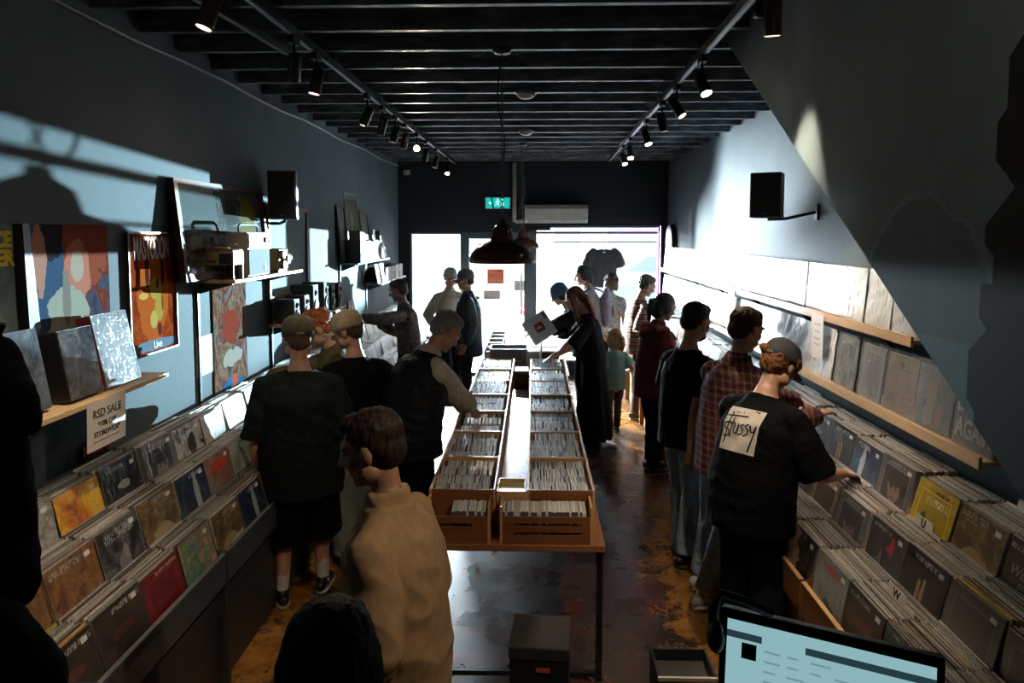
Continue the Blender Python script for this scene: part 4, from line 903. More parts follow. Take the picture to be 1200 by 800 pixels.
for i, (x, z, w_, h_, c, lb) in enumerate(((-.66, 1.30, .26, .14, (.5, .52, .54), 'grey notice sheet low on the glass door'), (-.22, 1.45, .16, .16, (.6, .62, .64), 'pale flyer taped at the right edge of the glass door'), (-.90, 1.25, .09, .06, (.12, .35, .18), 'small green oval sticker on the glass door'))):
    q = MB().ell((x, YF + .04, z), (w_ / 2, .002, h_ / 2)) if i == 2 else MB().box(x - w_ / 2, x + w_ / 2, YF + .038, YF + .042, z - h_ / 2, z + h_ / 2)
    tag(q.build('door_notice' if i < 2 else 'oval_sticker', M('notice%d' % i, c, .6, bmp=0)), lb, 'notice' if i < 2 else 'sticker')
# ================================================================ record covers
K = (.012, .012, .013); WH = (.62, .61, .58)
COV = [  # words for the label, ink colours, shapes
 ('orange and yellow', [(.10, .02, .01), (.62, .15, .02), (.80, .42, .03), (.85, .6, .1)], [], 6),
 ('black and grey', [K, (.04, .04, .045), (.14, .14, .15), (.05, .05, .06)], [(0, .27, .11, .02, (.35, .35, .36), 't'), (0, .12, .05, .07, (.16, .15, .16)), (.02, .18, .02, .03, (.25, .22, .2))], 9),
 ('brown and gold', [(.05, .03, .02), (.16, .10, .05), (.34, .24, .10)], [(0, .12, .10, .05, (.40, .30, .16))], 12),
 ('plain dark red', [(.19, .012, .014), (.22, .015, .018)], [(.05, .05, .12, .05, (.30, .07, .08))], 3),
 ('teal comic strip', [(.02, .10, .09), (.05, .28, .22), (.42, .20, .08), (.60, .55, .40)], [], 16),
 ('dark navy', [K, (.015, .025, .06), (.05, .08, .15)], [(.03, .2, .03, .10, (.35, .4, .45))], 6),
 ('sepia crowded', [(.07, .045, .03), (.22, .15, .09), (.38, .28, .18)], [], 22),
 ('pale grey sketch', [(.28, .27, .26), (.45, .44, .42), (.12, .12, .12), (.5, .5, .48)], [(0, .17, .05, .10, (.09, .09, .09))], 10),
 ('ochre and maroon', [(.10, .03, .02), (.30, .16, .04), (.16, .03, .03)], [], 7),
 ('black, blue spot', [K, (.02, .02, .022)], [(0, .11, .04, .05, (.03, .12, .30)), (0, .2, .05, .02, (.3, .3, .3))], 5),
 ('white ink drawing', [(.55, .55, .53), (.62, .62, .6), (.03, .03, .03)], [(.03, .2, .05, .06, (.03, .03, .03)), (-.05, .1, .04, .03, (.05, .05, .05))], 11),
 ('beige', [(.42, .36, .26), (.5, .44, .33)], [(0, .15, .08, .05, (.33, .27, .18))], 4),
 ('red creature', [(.10, .06, .05), (.30, .10, .06), (.42, .30, .2)], [(0, .25, .12, .03, (.6, .06, .03))], 13),
 ('pale green', [(.33, .36, .28), (.45, .47, .38), (.25, .28, .2)], [(.02, .15, .06, .08, (.5, .5, .42))], 7),
 ('dark brown', [(.025, .018, .015), (.07, .045, .035)], [(0, .2, .08, .02, (.12, .04, .03))], 6),
 ('grey brown plain', [(.085, .075, .068), (.11, .10, .09)], [], 3),
 ('black with figures', [K, (.02, .018, .018)], [(-.012, .16, .012, .05, (.34, .22, .12)), (-.012, .215, .010, .012, (.36, .24, .15)), (.022, .15, .012, .045, (.28, .18, .12)), (.022, .2, .010, .011, (.34, .22, .14)), (0, .08, .05, .015, (.12, .08, .06))], 6),
 ('black, red flash', [K, (.03, .03, .034), (.08, .08, .09)], [(-.05, .25, .018, .05, (.5, .03, .06)), (-.03, .22, .03, .012, (.5, .03, .06)), (.06, .08, .03, .07, (.10, .10, .12)), (.03, .14, .012, .07, (.16, .16, .18))], 6),
 ('grey mountain', [(.24, .27, .26), (.30, .33, .31)], [(0, .06, .16, .08, (.05, .06, .07)), (0, .27, .09, .018, (.5, .08, .06))], 5),
 ('tan and black', [K, (.03, .028, .025)], [(.1, .14, .10, .2, (.42, .28, .16))], 5),
 ('yellow', [(.70, .50, .03), (.78, .60, .05)], [(.07, .06, .045, .05, (.05, .05, .04)), (.06, .15, .02, .03, (.12, .1, .05)), (-.02, .24, .09, .016, (.9, .85, .6), 't')], 3),
 ('smoky grey face', [(.05, .05, .055), (.12, .12, .13), (.2, .2, .2)], [(.0, .17, .055, .08, (.20, .15, .13)), (.0, .22, .07, .04, (.03, .03, .03)), (-.02, .175, .010, .007, (.03, .02, .02)), (.025, .175, .010, .007, (.03, .02, .02)), (0, .13, .02, .006, (.12, .05, .04)), (0, .04, .11, .05, (.07, .06, .07))], 6),
 ('dark green', [K, (.02, .05, .035), (.10, .17, .10)], [(0, .1, .1, .04, (.30, .34, .12))], 13),
 ('lilac and silver', [(.30, .29, .36), (.42, .42, .46)], [(0, .16, .08, .08, (.2, .18, .3))], 6),
 ('pale blue', [(.30, .40, .48), (.5, .56, .6)], [(0, .13, .1, .06, (.65, .66, .66))], 6),
 ('cream and red', [(.55, .50, .42), (.6, .56, .48)], [(0, .2, .07, .06, (.5, .06, .04))], 5),
 ('maroon', [(.08, .012, .014), (.14, .02, .02)], [(0, .16, .05, .05, (.4, .3, .2))], 5),
 ('white', [(.58, .59, .6), (.66, .67, .68)], [(0, .2, .09, .03, (.3, .3, .32))], 4),
]
def cover(i):
    w, bgc, bl, sc_ = COV[i]; rc = random.Random(i * 7 + 3); bl = list(bl); lum = sum(bgc[0]); tc = (.34, .32, .29) if lum < .5 else (.06, .06, .07)
    if i == 3: tc = (.45, .3, .25)
    bl.append((rc.choice([-.04, 0, .05]), rc.choice([.286, .29, .03]), rc.uniform(.05, .10), rc.uniform(.007, .014), tc, 't'))
    if rc.random() < .6: bl.append((rc.choice([-.05, .06]), rc.choice([.265, .02, .05]), .05, .004, tc, 't'))
    if rc.random() < .3 and i not in (4, 8, 5): bl[:0] = [(0, .157, .12, .12, tuple(c * 1.4 for c in bgc[-1]), 'b'), (0, .157, .115, .115, tuple(c * .8 for c in bgc[0]), 'b')]
    return art('cover_' + w.replace(' ', '_').replace(',', ''), bgc, bl, sc_, rough=.3, coat=1.0, dist=.34, seed=i + 1, crinkle=.35)
EDGE = [M('sleeve_edge%d' % i, c, r, bmp=.3, bs=90, var=.25, vs=70, coat=.5) for i, (c, r) in enumerate([((.44, .42, .38), .4), ((.30, .29, .27), .35), ((.18, .17, .16), .35), ((.09, .085, .085), .35), ((.36, .31, .24), .4), ((.52, .50, .47), .4), ((.13, .07, .06), .4)])]
_rec = {}
def rec_mesh(ci, ei, th=.0042):
    k = (ci, ei, th)
    if k not in _rec:
        b = MB(); h = .1575; t = th / 2
        vs = [(-t, -h, 0), (t, -h, 0), (t, h, 0), (-t, h, 0), (-t, -h, .315), (t, -h, .315), (t, h, .315), (-t, h, .315)]
        b.add(vs, [(1, 2, 6, 5), (3, 0, 4, 7)], 0); b.add(vs, [(0, 3, 2, 1), (4, 5, 6, 7), (0, 1, 5, 4), (2, 3, 7, 6)], 1)
        _rec[k] = b.mesh('record_sleeve', [cover(ci), EDGE[ei]])
    return _rec[k]
ORD = ['first', 'second', 'third', 'fourth', 'fifth', 'sixth', 'seventh', 'eighth', 'ninth', 'tenth', 'eleventh', 'twelfth', 'thirteenth', 'fourteenth', 'fifteenth', 'sixteenth', 'seventeenth', 'eighteenth', 'nineteenth', 'twentieth',
       'twenty-first', 'twenty-second', 'twenty-third', 'twenty-fourth', 'twenty-fifth', 'twenty-sixth', 'twenty-seventh', 'twenty-eighth', 'twenty-ninth', 'thirtieth']
PITCH = .3275
TL = {'front': (-1.62, .87, .150), 'middle': (-1.80, 1.05, .155), 'back': (-1.97, 1.215, .135)}
TR = {'front': (1.36, .82, .20), 'middle': (1.60, .985, .17), 'back': (1.81, 1.17, .20)}
LEFT0, RIGHT0, NB = 2.25, 2.13, 26
def unit_gap(side, k): return .03 * (k // 4)
def bin_y(side, k): return (LEFT0 if side == 'left' else RIGHT0) + (k + .5) * PITCH + unit_gap(side, k)
SPEC = {('left', 'front'): [14, 14, 3, 4, 2, 5, 17, 6], ('left', 'middle'): [8, 8, 1, 2, 5, 12, 13, 27], ('left', 'back'): [7, 7, 0, 9, 21, 10, 11, 6],
        ('right', 'front'): [8, 22, 14, 18, 19, 22, 7, 5], ('right', 'middle'): [15, 15, 16, 17, 21, 6, 1, 2], ('right', 'back'): [22, 14, 2, 20, 21, 5, 16, 9]}
PLACED = []   # (x, y, z, tilt, yaw, cover, edge, is_front, side, tier, bin)
rr = random.Random(11)
for side, T in (('left', TL), ('right', TR)):
    sg = -1 if side == 'left' else 1
    for tier, (xf, zt, dep) in T.items():
        for k in range(NB):
            yc = bin_y(side, k)
            if side == 'right' and tier == 'front' and k < 2 and False: continue
            n = int(dep / .0062) - rr.randint(0, 5)
            ci = SPEC[(side, tier)][k] if k < 8 else rr.choice([27, 24, 7, 5, 10, 11, 13, 23, 1, 6, 25, 21, 2, 16])
            tf = rr.uniform(10, 15); zoff = rr.uniform(-.008, .008)
            for j in range(n):
                t = radians(tf * (1 - .45 * j / n) + rr.uniform(-1.2, 1.2))
                xt = xf + sg * (j / n) * dep
                x = xt - sg * .315 * sin(t); z = zt - .315 * cos(t) + zoff + (rr.uniform(-.007, .006) if j else 0)
                PLACED.append((x, yc + (rr.uniform(-.006, .006) if j else 0), z, sg * t, radians(rr.uniform(-1, 1)), ci if j == 0 else rr.randrange(len(COV)), rr.choice([0, 0, 0, 1, 1, 2, 3, 4, 5, 5, 6]) if side == 'right' or k > 6 else rr.choice([0, 1, 1, 2, 2, 3, 4, 5, 6]), j == 0, side, tier, k))
def visible(r):
    x, y, z = r[:3]; p = V((x, y, z + .3)) - V((0, 0, 2.3)); px = 625 + 870 * p.x / p.y; py = 272 - 870 * p.z / p.y
    return -30 < px < 1230 and py < 830
fronts = [r for r in PLACED if r[7] and visible(r)]
fronts.sort(key=lambda r: r[1]); 
edges = sorted([r for r in PLACED if not r[7] and visible(r)], key=lambda r: (r[1], r[0]))
NF = len(fronts); NE = max(0, 250 - NF)
chosen = fronts + edges[:NE]; cset = set(map(id, chosen))
SW = {'front': 'lower', 'middle': 'middle', 'back': 'upper'}
for r in chosen:
    x, y, z, t, yw, ci, ei, fr_, side, tier, k = r
    o = link('record', rec_mesh(ci, ei)); o.location = (x, y, z); o.rotation_euler = (0, t, yw)
    if fr_:
        tag(o, '%s record fronting %s bin from the near end, %s tier, %s rack' % (COV[ci][0], ORD[k], SW[tier], side), 'record', 'records facing out at the front of the rack bins')
        if y < 6.5 and ci not in (3, 20):
            sg = 1 if side == 'left' else -1
            MB().box(sg * .0024, sg * .0028, .105 * sg - .018, .105 * sg + .018, .272, .292).build('price_sticker', M('sticker_white', (.7, .7, .68), .5, bmp=0, var=0), o)
    else: tag(o, 'sleeve packed edge-on in the %s bin from near end, %s tier, %s rack' % (ORD[k], SW[tier], side), 'record', 'packed records in the %s bin of the %s tier, %s rack' % (ORD[k], SW[tier], side))
REST = {}
for r in PLACED:
    if id(r) in cset or (r[7] and not visible(r)): continue
    REST.setdefault('a', []).append(r)
b = MB()
for x, y, z, t, yw, ci, ei, fr_, side, tier, k in REST['a']:
    m = Matrix.Translation((x, y, z)) @ Matrix.Rotation(yw, 4, 'Z') @ Matrix.Rotation(t, 4, 'Y')
    b.box(-.0021, .0021, -.157, .157, 0, .315, ei, m)
tag(b.build('packed_records', EDGE), 'densely packed record sleeves filling the bins of both long racks', 'records', kind='stuff')

# ---------------------------------------------------------------- racks
def rack(side, k0, k1, label, bodym, lipm, trimm):
    T = TL if side == 'left' else TR; sg = -1 if side == 'left' else 1
    y0 = bin_y(side, k0) - PITCH / 2 - .012; y1 = bin_y(side, k1 - 1) + PITCH / 2 + .012
    t = thing('record_rack', label, 'record rack', (T['middle'][0], (y0 + y1) / 2, 0)); xw = XL if side == 'left' else XR
    def X(v): return v
    xs = {q: T[q][0] for q in T}; zs = {q: T[q][1] for q in T}
    lipx = xs['front'] - sg * .085
    pr = [(lipx, 0), (lipx, zs['front'] - .19), (xs['front'] + sg * .03, zs['front'] - .13), (xs['middle'] - sg * .03, zs['middle'] - .17), (xs['middle'] + sg * .03, zs['middle'] - .12), (xs['back'] - sg * .03, zs['back'] - .17), (xw - sg * .004, zs['back'] - .10), (xw - sg * .004, 0)]
    for ya in (y0, y1 - .012): MB().prism(pr, ya, ya + .012, 'Y').build('side_panel', bodym, t, True)
    zf = zs['front'] - .34
    MB().box(min(lipx, lipx + sg * .016), max(lipx, lipx + sg * .016), y0 + .012, y1 - .012, zf, zs['front'] - .175).build('front_board', lipm, t, True)
    lx = lipx - sg * .004
    MB().box(min(lx, lx + sg * .022), max(lx, lx + sg * .022), y0 + .012, y1 - .012, zs['front'] - .176, zs['front'] - .168).build('lip', trimm, t, True)
    for q, nx in (('front', 'middle'), ('middle', 'back'), ('back', None)):
        xa = xs[q] - sg * .085; xb = (xs[nx] - sg * .085) if nx else xw - sg * .004; zb = zs[q] - .325
        MB().box(min(xa, xb), max(xa, xb), y0 + .012, y1 - .012, zb - .014, zb - .004).build('bin_floor', bodym, t, True)
        if nx: MB().box(min(xb, xb + sg * .010), max(xb, xb + sg * .010), y0 + .012, y1 - .012, zb, zs[nx] - .20).build('riser', bodym, t, True)
        for k in range(k0 + 1, k1):
            yd = bin_y(side, k) - PITCH / 2
            MB().box(min(xa, xb) + .014, max(xa, xb) - .014, yd - .003, yd + .003, zb, zs[q] - .20).build('divider', bodym, t, True)
    c0 = lipx + sg * .05
    MB().box(min(c0, c0 + sg * .016), max(c0, c0 + sg * .016), y0 + .012, y1 - .012, .0, zf).build('base_panel', bodym, t, True)
    return t
grey_rack = M('rack_charcoal', (.045, .047, .05), .5, bmp=.1); grey_lip = M('rack_lip', (.075, .08, .085), .35, coat=.5, bmp=.05)
grey_trim = M('rack_trim', (.12, .125, .13), .3, bmp=0)
ply = wood('ply_warm', (.30, .13, .045), (.44, .22, .08), .45); plyd = wood('ply_dark', (.20, .085, .03), (.30, .14, .055), .45); plyt = wood('ply_edge', (.50, .28, .11), (.60, .37, .17), .45)
pos = ['nearest unit of', 'second unit of', 'third unit of', 'fourth unit of', 'fifth unit of', 'sixth unit of', 'farthest unit of']
for i in range(7):
    k0, k1 = 4 * i, min(NB, 4 * i + 4)
    rack('left', k0, k1, 'charcoal three tier record rack, %s the left row' % pos[i], grey_rack, grey_lip, grey_trim)
    rack('right', k0, k1, 'plywood three tier record rack, %s the right row' % pos[i], ply, plyd, plyt)
# divider cards
def divider_card(side, tier, k, j, body, label):
    xf, zt, dep = (TL if side == 'left' else TR)[tier]; sg = -1 if side == 'left' else 1
    x = xf + sg * j; y = bin_y(side, k)
    t = thing('divider_card', label, 'divider card', (x, y, zt - .32), rot=(0, sg * radians(9), 0))
    MB().box(-.001, .001, -.14, .14, 0, .335).add([(-.0016, -.075, .318), (.0016, -.075, .318), (.0016, .075, .318), (-.0016, .075, .318), (-.0016, -.07, .368), (.0016, -.07, .368), (.0016, .07, .368), (-.0016, .07, .368)],
        [(0, 3, 2, 1), (4, 5, 6, 7), (0, 1, 5, 4), (1, 2, 6, 5), (2, 3, 7, 6), (3, 0, 4, 7)]).build('card', M('card_white', (.66, .64, .58), .45, bmp=0), t)
    lettering(body, .052, M('ink_black', (.01, .01, .01), .5, bmp=0, var=0), frame((-sg * .0022, 0, .342), (0, -sg, 0), (0, 0, 1), (-sg, 0, 0)), t, bold=.0015)
divider_card('right', 'middle', 0, .03, 'XYZ', 'white divider card lettered XYZ near the monitor')
divider_card('right', 'front', 2, .06, 'W', 'white divider card lettered W in the lower tier, right rack')
divider_card('right', 'middle', 3, .09, 'U', 'white divider card lettered U standing in the middle tier, right rack')
divider_card('right', 'back', 2, .12, 'V', 'white divider card lettered V standing in the upper tier, right rack')
# writing on two sleeves of the right rack
for (tier, k, body, size, z) in (('back', 1, 'Woodland', .058, .20), ('back', 1, 'STUDIOS', .03, .155)):
    o = [q for q in C.objects if q.get('label', '').startswith(COV[SPEC[('right', tier)][k]][0] + ' record fronting ' + ORD[k]) and 'upper tier, right' in q['label']]
    if o: lettering(body, size, M('sleeve_print', (.33, .33, .31), .5, bmp=0), frame((-.0026, 0, z), (0, -1, 0), (0, 0, 1), (-1, 0, 0)), o[0], shear=.25 if 'W' in body else 0, extrude=.0003)
sgn = thing('genre_sign', 'small red sign reading METAL standing behind the left rack', 'sign', (-2.13, 3.50, 1.255))
MB().box(-.008, 0, -.10, .10, -.05, .045).build('board', blk, sgn); lettering('METAL', .075, M('metal_red', (.65, .02, .02), .5, bmp=0), frame((.002, 0, 0), (0, 1, 0), (0, 0, 1), (1, 0, 0)), sgn, bold=.002)

# ---------------------------------------------------------------- right wall displays
plyn = wood('shelf_pine', (.50, .32, .17), (.62, .43, .25), .4)
def display_shelf(z, x, y0, y1, label):
    t = thing('display_shelf', label, 'shelf', (XR, (y0 + y1) / 2, z))
    MB().box(x, XR - .001, y0, y1, z - .02, z).build('board', plyn, t, True, bevel=.002)
    MB().box(x - .016, x, y0, y1, z - .035, z + .022).build('front_lip', plyn, t, True, bevel=.002)
    for k in range(int((y1 - y0) / 1.3)):
        yy = y0 + .5 + 1.3 * k; MB().prism([(XR - .001, z - .02), (x + .03, z - .02), (XR - .001, z - .12)], yy, yy + .012, 'Y').build('bracket', blk, t, True)
display_shelf(1.315, 1.93, 3.18, 11.6, 'lower pine ledge of displayed records along the right wall')
display_shelf(1.735, 1.985, 3.9, 11.6, 'upper pine ledge of displayed records along the right wall')
def plastic(name, base, bs_):
    plast = bpy.data.materials.new(name); plast.use_nodes = True; nt = plast.node_tree; nt.nodes.clear()
    o_ = nt.nodes.new('ShaderNodeOutputMaterial'); mx = nt.nodes.new('ShaderNodeMixShader'); tr = nt.nodes.new('ShaderNodeBsdfTransparent'); pb = nt.nodes.new('ShaderNodeBsdfPrincipled')
    pb.inputs['Base Color'].default_value = (.80, .83, .86, 1); pb.inputs['Roughness'].default_value = .14; pb.inputs['Specular IOR Level'].default_value = 1.0
    fz = nt.nodes.new('ShaderNodeFresnel'); fz.inputs[0].default_value = 1.5
    bn = nt.nodes.new('ShaderNodeBump'); bn.inputs['Strength'].default_value = bs_ * .8; bn.inputs['Distance'].default_value = .02
    nn = noise_tex(nt, coord(nt, (1, 2.2, .8)), 6.5, 4, .55, 2.2); lk(nt, nn, bn.inputs['Height']); lk(nt, bn.outputs[0], pb.inputs['Normal']); lk(nt, bn.outputs[0], fz.inputs['Normal'])
    kk = math_n(nt, 'ADD', math_n(nt, 'MULTIPLY', fz.outputs[0], 1.5), base); kk = math_n(nt, 'MINIMUM', kk, .92)
    lk(nt, kk, mx.inputs[0]); lk(nt, tr.outputs[0], mx.inputs[1]); lk(nt, pb.outputs[0], mx.inputs[2]); lk(nt, mx.outputs[0], o_.inputs[0])
    return plast
plastA = plastic('clear_crinkled_plastic', .04, .5); plastB = plastic('foggy_crinkled_plastic', .62, .6)  # second plastic carries window glare as a milky white mix
def crinkle_mesh(seed, plast):
    b = MB(); n = 18; vs = []
    for j in range(n + 1):
        for i in range(n + 1):
            y = -.166 + .332 * i / n; z = -.004 + .345 * j / n
            d = -.010 - .011 * abs(noise.noise(V((y * 16 + seed * 5 + z * 5, z * 5, seed)))) - .006 * noise.noise(V((y * 7 + z * 16, seed, z * 9)))
            vs.append((d, y, z))
    b.add(vs, [(j * (n + 1) + i, (j + 1) * (n + 1) + i, (j + 1) * (n + 1) + i + 1, j * (n + 1) + i + 1) for j in range(n) for i in range(n)])
    return b.mesh('plastic_sleeve', plast, True)
CRK = [crinkle_mesh(s, plastB) for s in range(5)]; CRN = [crinkle_mesh(s, plastA) for s in range(3)]
def disp_record(y, z, xb, ci, label, row, k):
    tlt = radians(6 if row == 'lower' else 4); t = link('displayed_record', rec_mesh(ci, 5, .006)); t.location = (xb, y, z + .002); t.rotation_euler = (0, tlt, radians(rr.uniform(-2.5, 2.5)))
    tag(t, label, 'record', 'records displayed on the right wall ledges')
    link('plastic_sleeve', CRN[k % 3] if row == 'lower' and k < 5 else CRK[(k * 3 + (row == 'lower')) % 5], t)
    return t
LOWC = [None, 24, 11, 23, 21, 27, 27, 27, 24, 27, 23, 27, 27, 24, 27, 23, 27, 27, 24, 27, 27, 23, 27, 24]
LOWD = ['record lettered in big grey capitals at the near end of the lower ledge', 'clear blue sleeved record with pink figures near the end of lower ledge', 'kraft brown record with ruled panels on the lower ledge', 'silver sleeved record with a square label, fourth on the lower ledge', 'dark portrait record behind the paper notice, fifth on the lower ledge']
kraft = art('cover_kraft', [(.48, .27, .11), (.54, .32, .14)], [(0, .26, .02, .02, (.08, .05, .03))], 4, coat=.3)
fig = art('cover_figures', [(.20, .28, .34), (.38, .44, .48)], [(.03, .17, .035, .09, (.62, .42, .34)), (-.05, .08, .03, .06, (.5, .34, .28)), (.05, .06, .05, .05, (.45, .5, .52))], 7)
drug = art('cover_capitals', [(.12, .12, .12), (.22, .22, .22)], [], 5)
for k in range(24):
    y = 3.355 + k * .345
    ci = LOWC[k] if LOWC[k] is not None else 21
    lb = LOWD[k] if k < 5 else '%s record in shiny plastic, %s from the near end, lower wall ledge' % (COV[ci][0], ORD[k])
    o = disp_record(y, 1.317, 1.985, ci, lb, 'lower', k)
    if k in (0, 1, 2):
        me = o.data.copy(); me.materials[0] = (drug, fig, kraft)[k]; o.data = me
    if k == 0:
        lw = M('capitals_grey', (.50, .50, .48), .5, bmp=0)
        for q, (bd, sz) in enumerate((('DRUGS', .10), ('AGAIN', .10))): lettering(bd, sz, lw, frame((-.0036, 0, .19 - q * .115), (0, -1, 0), (0, 0, 1), (-1, 0, 0)), o, extrude=.0003, bold=.003, stretch=(.95, 1.2))
    if k == 2:
        l = MB(); 
        for zz in (.235, .09): l.box(-.0036, -.0031, -.13, .13, zz, zz + .003)
        l.build('ruled_line', MATS['ink_black'], o)
for k in range(23):
    y = 4.09 + k * .333
    ci = [24, 27, 27, 24, 27, 27, 23, 27][k % 8]
    disp_record(y, 1.737, 2.04, ci, '%s record in shiny plastic, %s from the near end, upper wall ledge' % (COV[ci][0], ORD[k]), 'upper', k)
ppr = M('paper_white', (.62, .59, .54), .6, bmp=.05, var=.04); ink = MATS['ink_black']
def scribble(parent, M4, rows, w, seed, size=.012):
    r_ = random.Random(seed); b = MB()
    for q, ww in rows:
        x = -ww / 2
        while x < ww / 2:
            L = r_.uniform(.008, .02); b.add([(x, q, .0006), (x + L, q + r_.uniform(-.002, .002), .0006), (x + L, q + size, .0006), (x + .003, q + size, .0006)], [(0, 1, 2, 3)], mat=M4); x += L + .006
    b.build('handwriting', M('pencil_grey', (.25, .24, .23), .6, bmp=0), parent)
t = thing('paper_notice', 'handwritten white paper notice taped to the upper ledge', 'notice', (1.955, 5.13, 1.735))
MB().box(-.002, 0, -.105, .105, -.30, .0).build('sheet', ppr, t)
scribble(t, frame((-.0025, 0, -.15), (0, -1, 0), (0, 0, 1), (-1, 0, 0)), ((.08, .1), (.03, .07), (-.02, .1), (-.06, .08)), .1, 3)
t = thing('paper_notice', 'small white price paper hanging farther along the upper ledge', 'notice', (1.955, 7.35, 1.735))
MB().box(-.002, 0, -.105, .105, -.26, .0).build('sheet', ppr, t)

# ---------------------------------------------------------------- centre table and CD crates
crw = wood('crate_pine', (.40, .21, .09), (.52, .30, .14), .4); crf = wood('crate_front', (.13, .045, .02), (.20, .075, .03), .4, 'X'); tblw = wood('table_top', (.17, .065, .03), (.26, .11, .05), .25)
mel = M('tabletop_laminate', (.55, .53, .50), .18, coat=.5, bmp=.03)
TZ = .735
for i, (ya, yb, lb) in enumerate(((3.62, 5.78, 'near wooden table with black steel legs carrying the CD crates'), (5.80, 7.96, 'far wooden table with steel legs carrying the CD crates'))):
    t = thing('table', lb, 'table', (-.10, (ya + yb) / 2, 0))
    MB().box(-.58, .365, ya, yb, TZ - .035, TZ).build('tabletop', tblw, t, True, bevel=.004)
    for sx in (-.555, .34):
        for sy in (ya + .06, yb - .06):
            MB().box(sx - .016, sx + .016, sy - .016, sy + .016, 0, TZ - .035).build('leg', blk, t, True)
    for sy in (ya + .06, yb - .06): MB().box(-.54, .325, sy - .012, sy + .012, .02, .045).build('foot_rail', blk, t, True)
    for sx in (-.555, .34): MB().box(sx - .012, sx + .012, ya + .07, yb - .07, TZ - .065, TZ - .036).build('apron', blk, t, True)
CW = .0108
CDM = [M('cd_case%d' % i, c, .22, bmp=0, var=.1, coat=.6) for i, c in enumerate([(.74, .75, .74), (.64, .65, .65), (.50, .51, .52), (.80, .80, .78), (.24, .25, .27), (.12, .12, .13), (.03, .03, .03), (.32, .10, .07), (.45, .42, .30), (.16, .22, .30)])]
_cd = {}
def cd_mesh(i):
    if i not in _cd:
        b = MB(); b.box(-.005, .005, -.0625, .0625, 0, .132, 0); b.box(-.0052, -.0042, -.0627, .0627, .0, .1323, 1); b.box(-.0052, .0052, -.0627, -.060, 0, .1323, 1)
        _cd[i] = b.mesh('cd_case', [CDM[i], CDM[5 if i < 4 else 3]])
    return _cd[i]
CDS = []
def crate(x0, x1, y0, y1, zt, label, dz=.19, frontslots=0, backm=None):
    t = thing('cd_crate', label, 'crate', ((x0 + x1) / 2, (y0 + y1) / 2, TZ)); e = .013
    MB().box(x0, x0 + e, y0, y1, TZ, zt).build('side_panel', crw, t, True, bevel=.0015); MB().box(x1 - e, x1, y0, y1, TZ, zt).build('side_panel', crw, t, True, bevel=.0015)
    MB().box(x0 + e, x1 - e, y1 - e, y1, TZ, zt - .003).build('back_panel', crw, t, True)
    if not frontslots: MB().box(x0 + e, x1 - e, y0, y0 + e, TZ, zt - .002).build('front_panel', crf if y0 < 4 else crw, t, True, bevel=.0015)
    MB().box(x0 + e, x1 - e, y0 + e, y1 - e, TZ, zt - .135).build('floor_panel', crw, t, True)
    return t
crowd = random.Random(5)
def fill(x0, x1, y0, y1, zt, rows, key, skip=()):
    dy = (y1 - y0) / rows
    for r in range(rows):
        yc = y0 + (r + .5) * dy; x = x0 + .007; pal = crowd.choice([[0, 1, 3, 0, 1, 2], [0, 1, 2, 3, 1, 4], [1, 2, 0, 3, 2]]) ; zj = crowd.uniform(-.014, .006)
        if (r,) in skip: continue
        run = 0
        while x < x1 - .006:
            q = crowd.random(); c = crowd.choice(pal) if q > .13 else crowd.choice([4, 5, 6, 7, 8, 9, 4, 5])
            CDS.append((x, yc + crowd.uniform(-.003, .003), zt - .137 + zj + crowd.uniform(-.003, .004), radians(crowd.uniform(-2.5, 2.5)), radians(-7 + crowd.uniform(-1.5, 1.5)), c, key)); x += CW + (.012 if crowd.random() < .03 else 0)
names = ['nearest', 'second nearest', 'third', 'fourth', 'fifth', 'sixth', 'farthest']
RX = (-.03, .325); LX = (-.545, -.195)
for k in range(7):
    y0 = 3.80 + k * .58; y1 = y0 + .577
    for nm, (a, b_) in (('left', LX), ('right', RX)):
        crate(a, b_, y0, y1, .955, 'pine crate of CDs, %s in the %s row on the tables' % (names[k], nm))
        if nm == 'left' and k == 2: fill(a + .06, b_ - .014, y0 + .03, y1 - .02, .95, 4, (nm, k), skip=((1,),))
        else: fill(a + .014, b_ - .014, y0 + .016, y1 - .016, .95, 4, (nm, k))
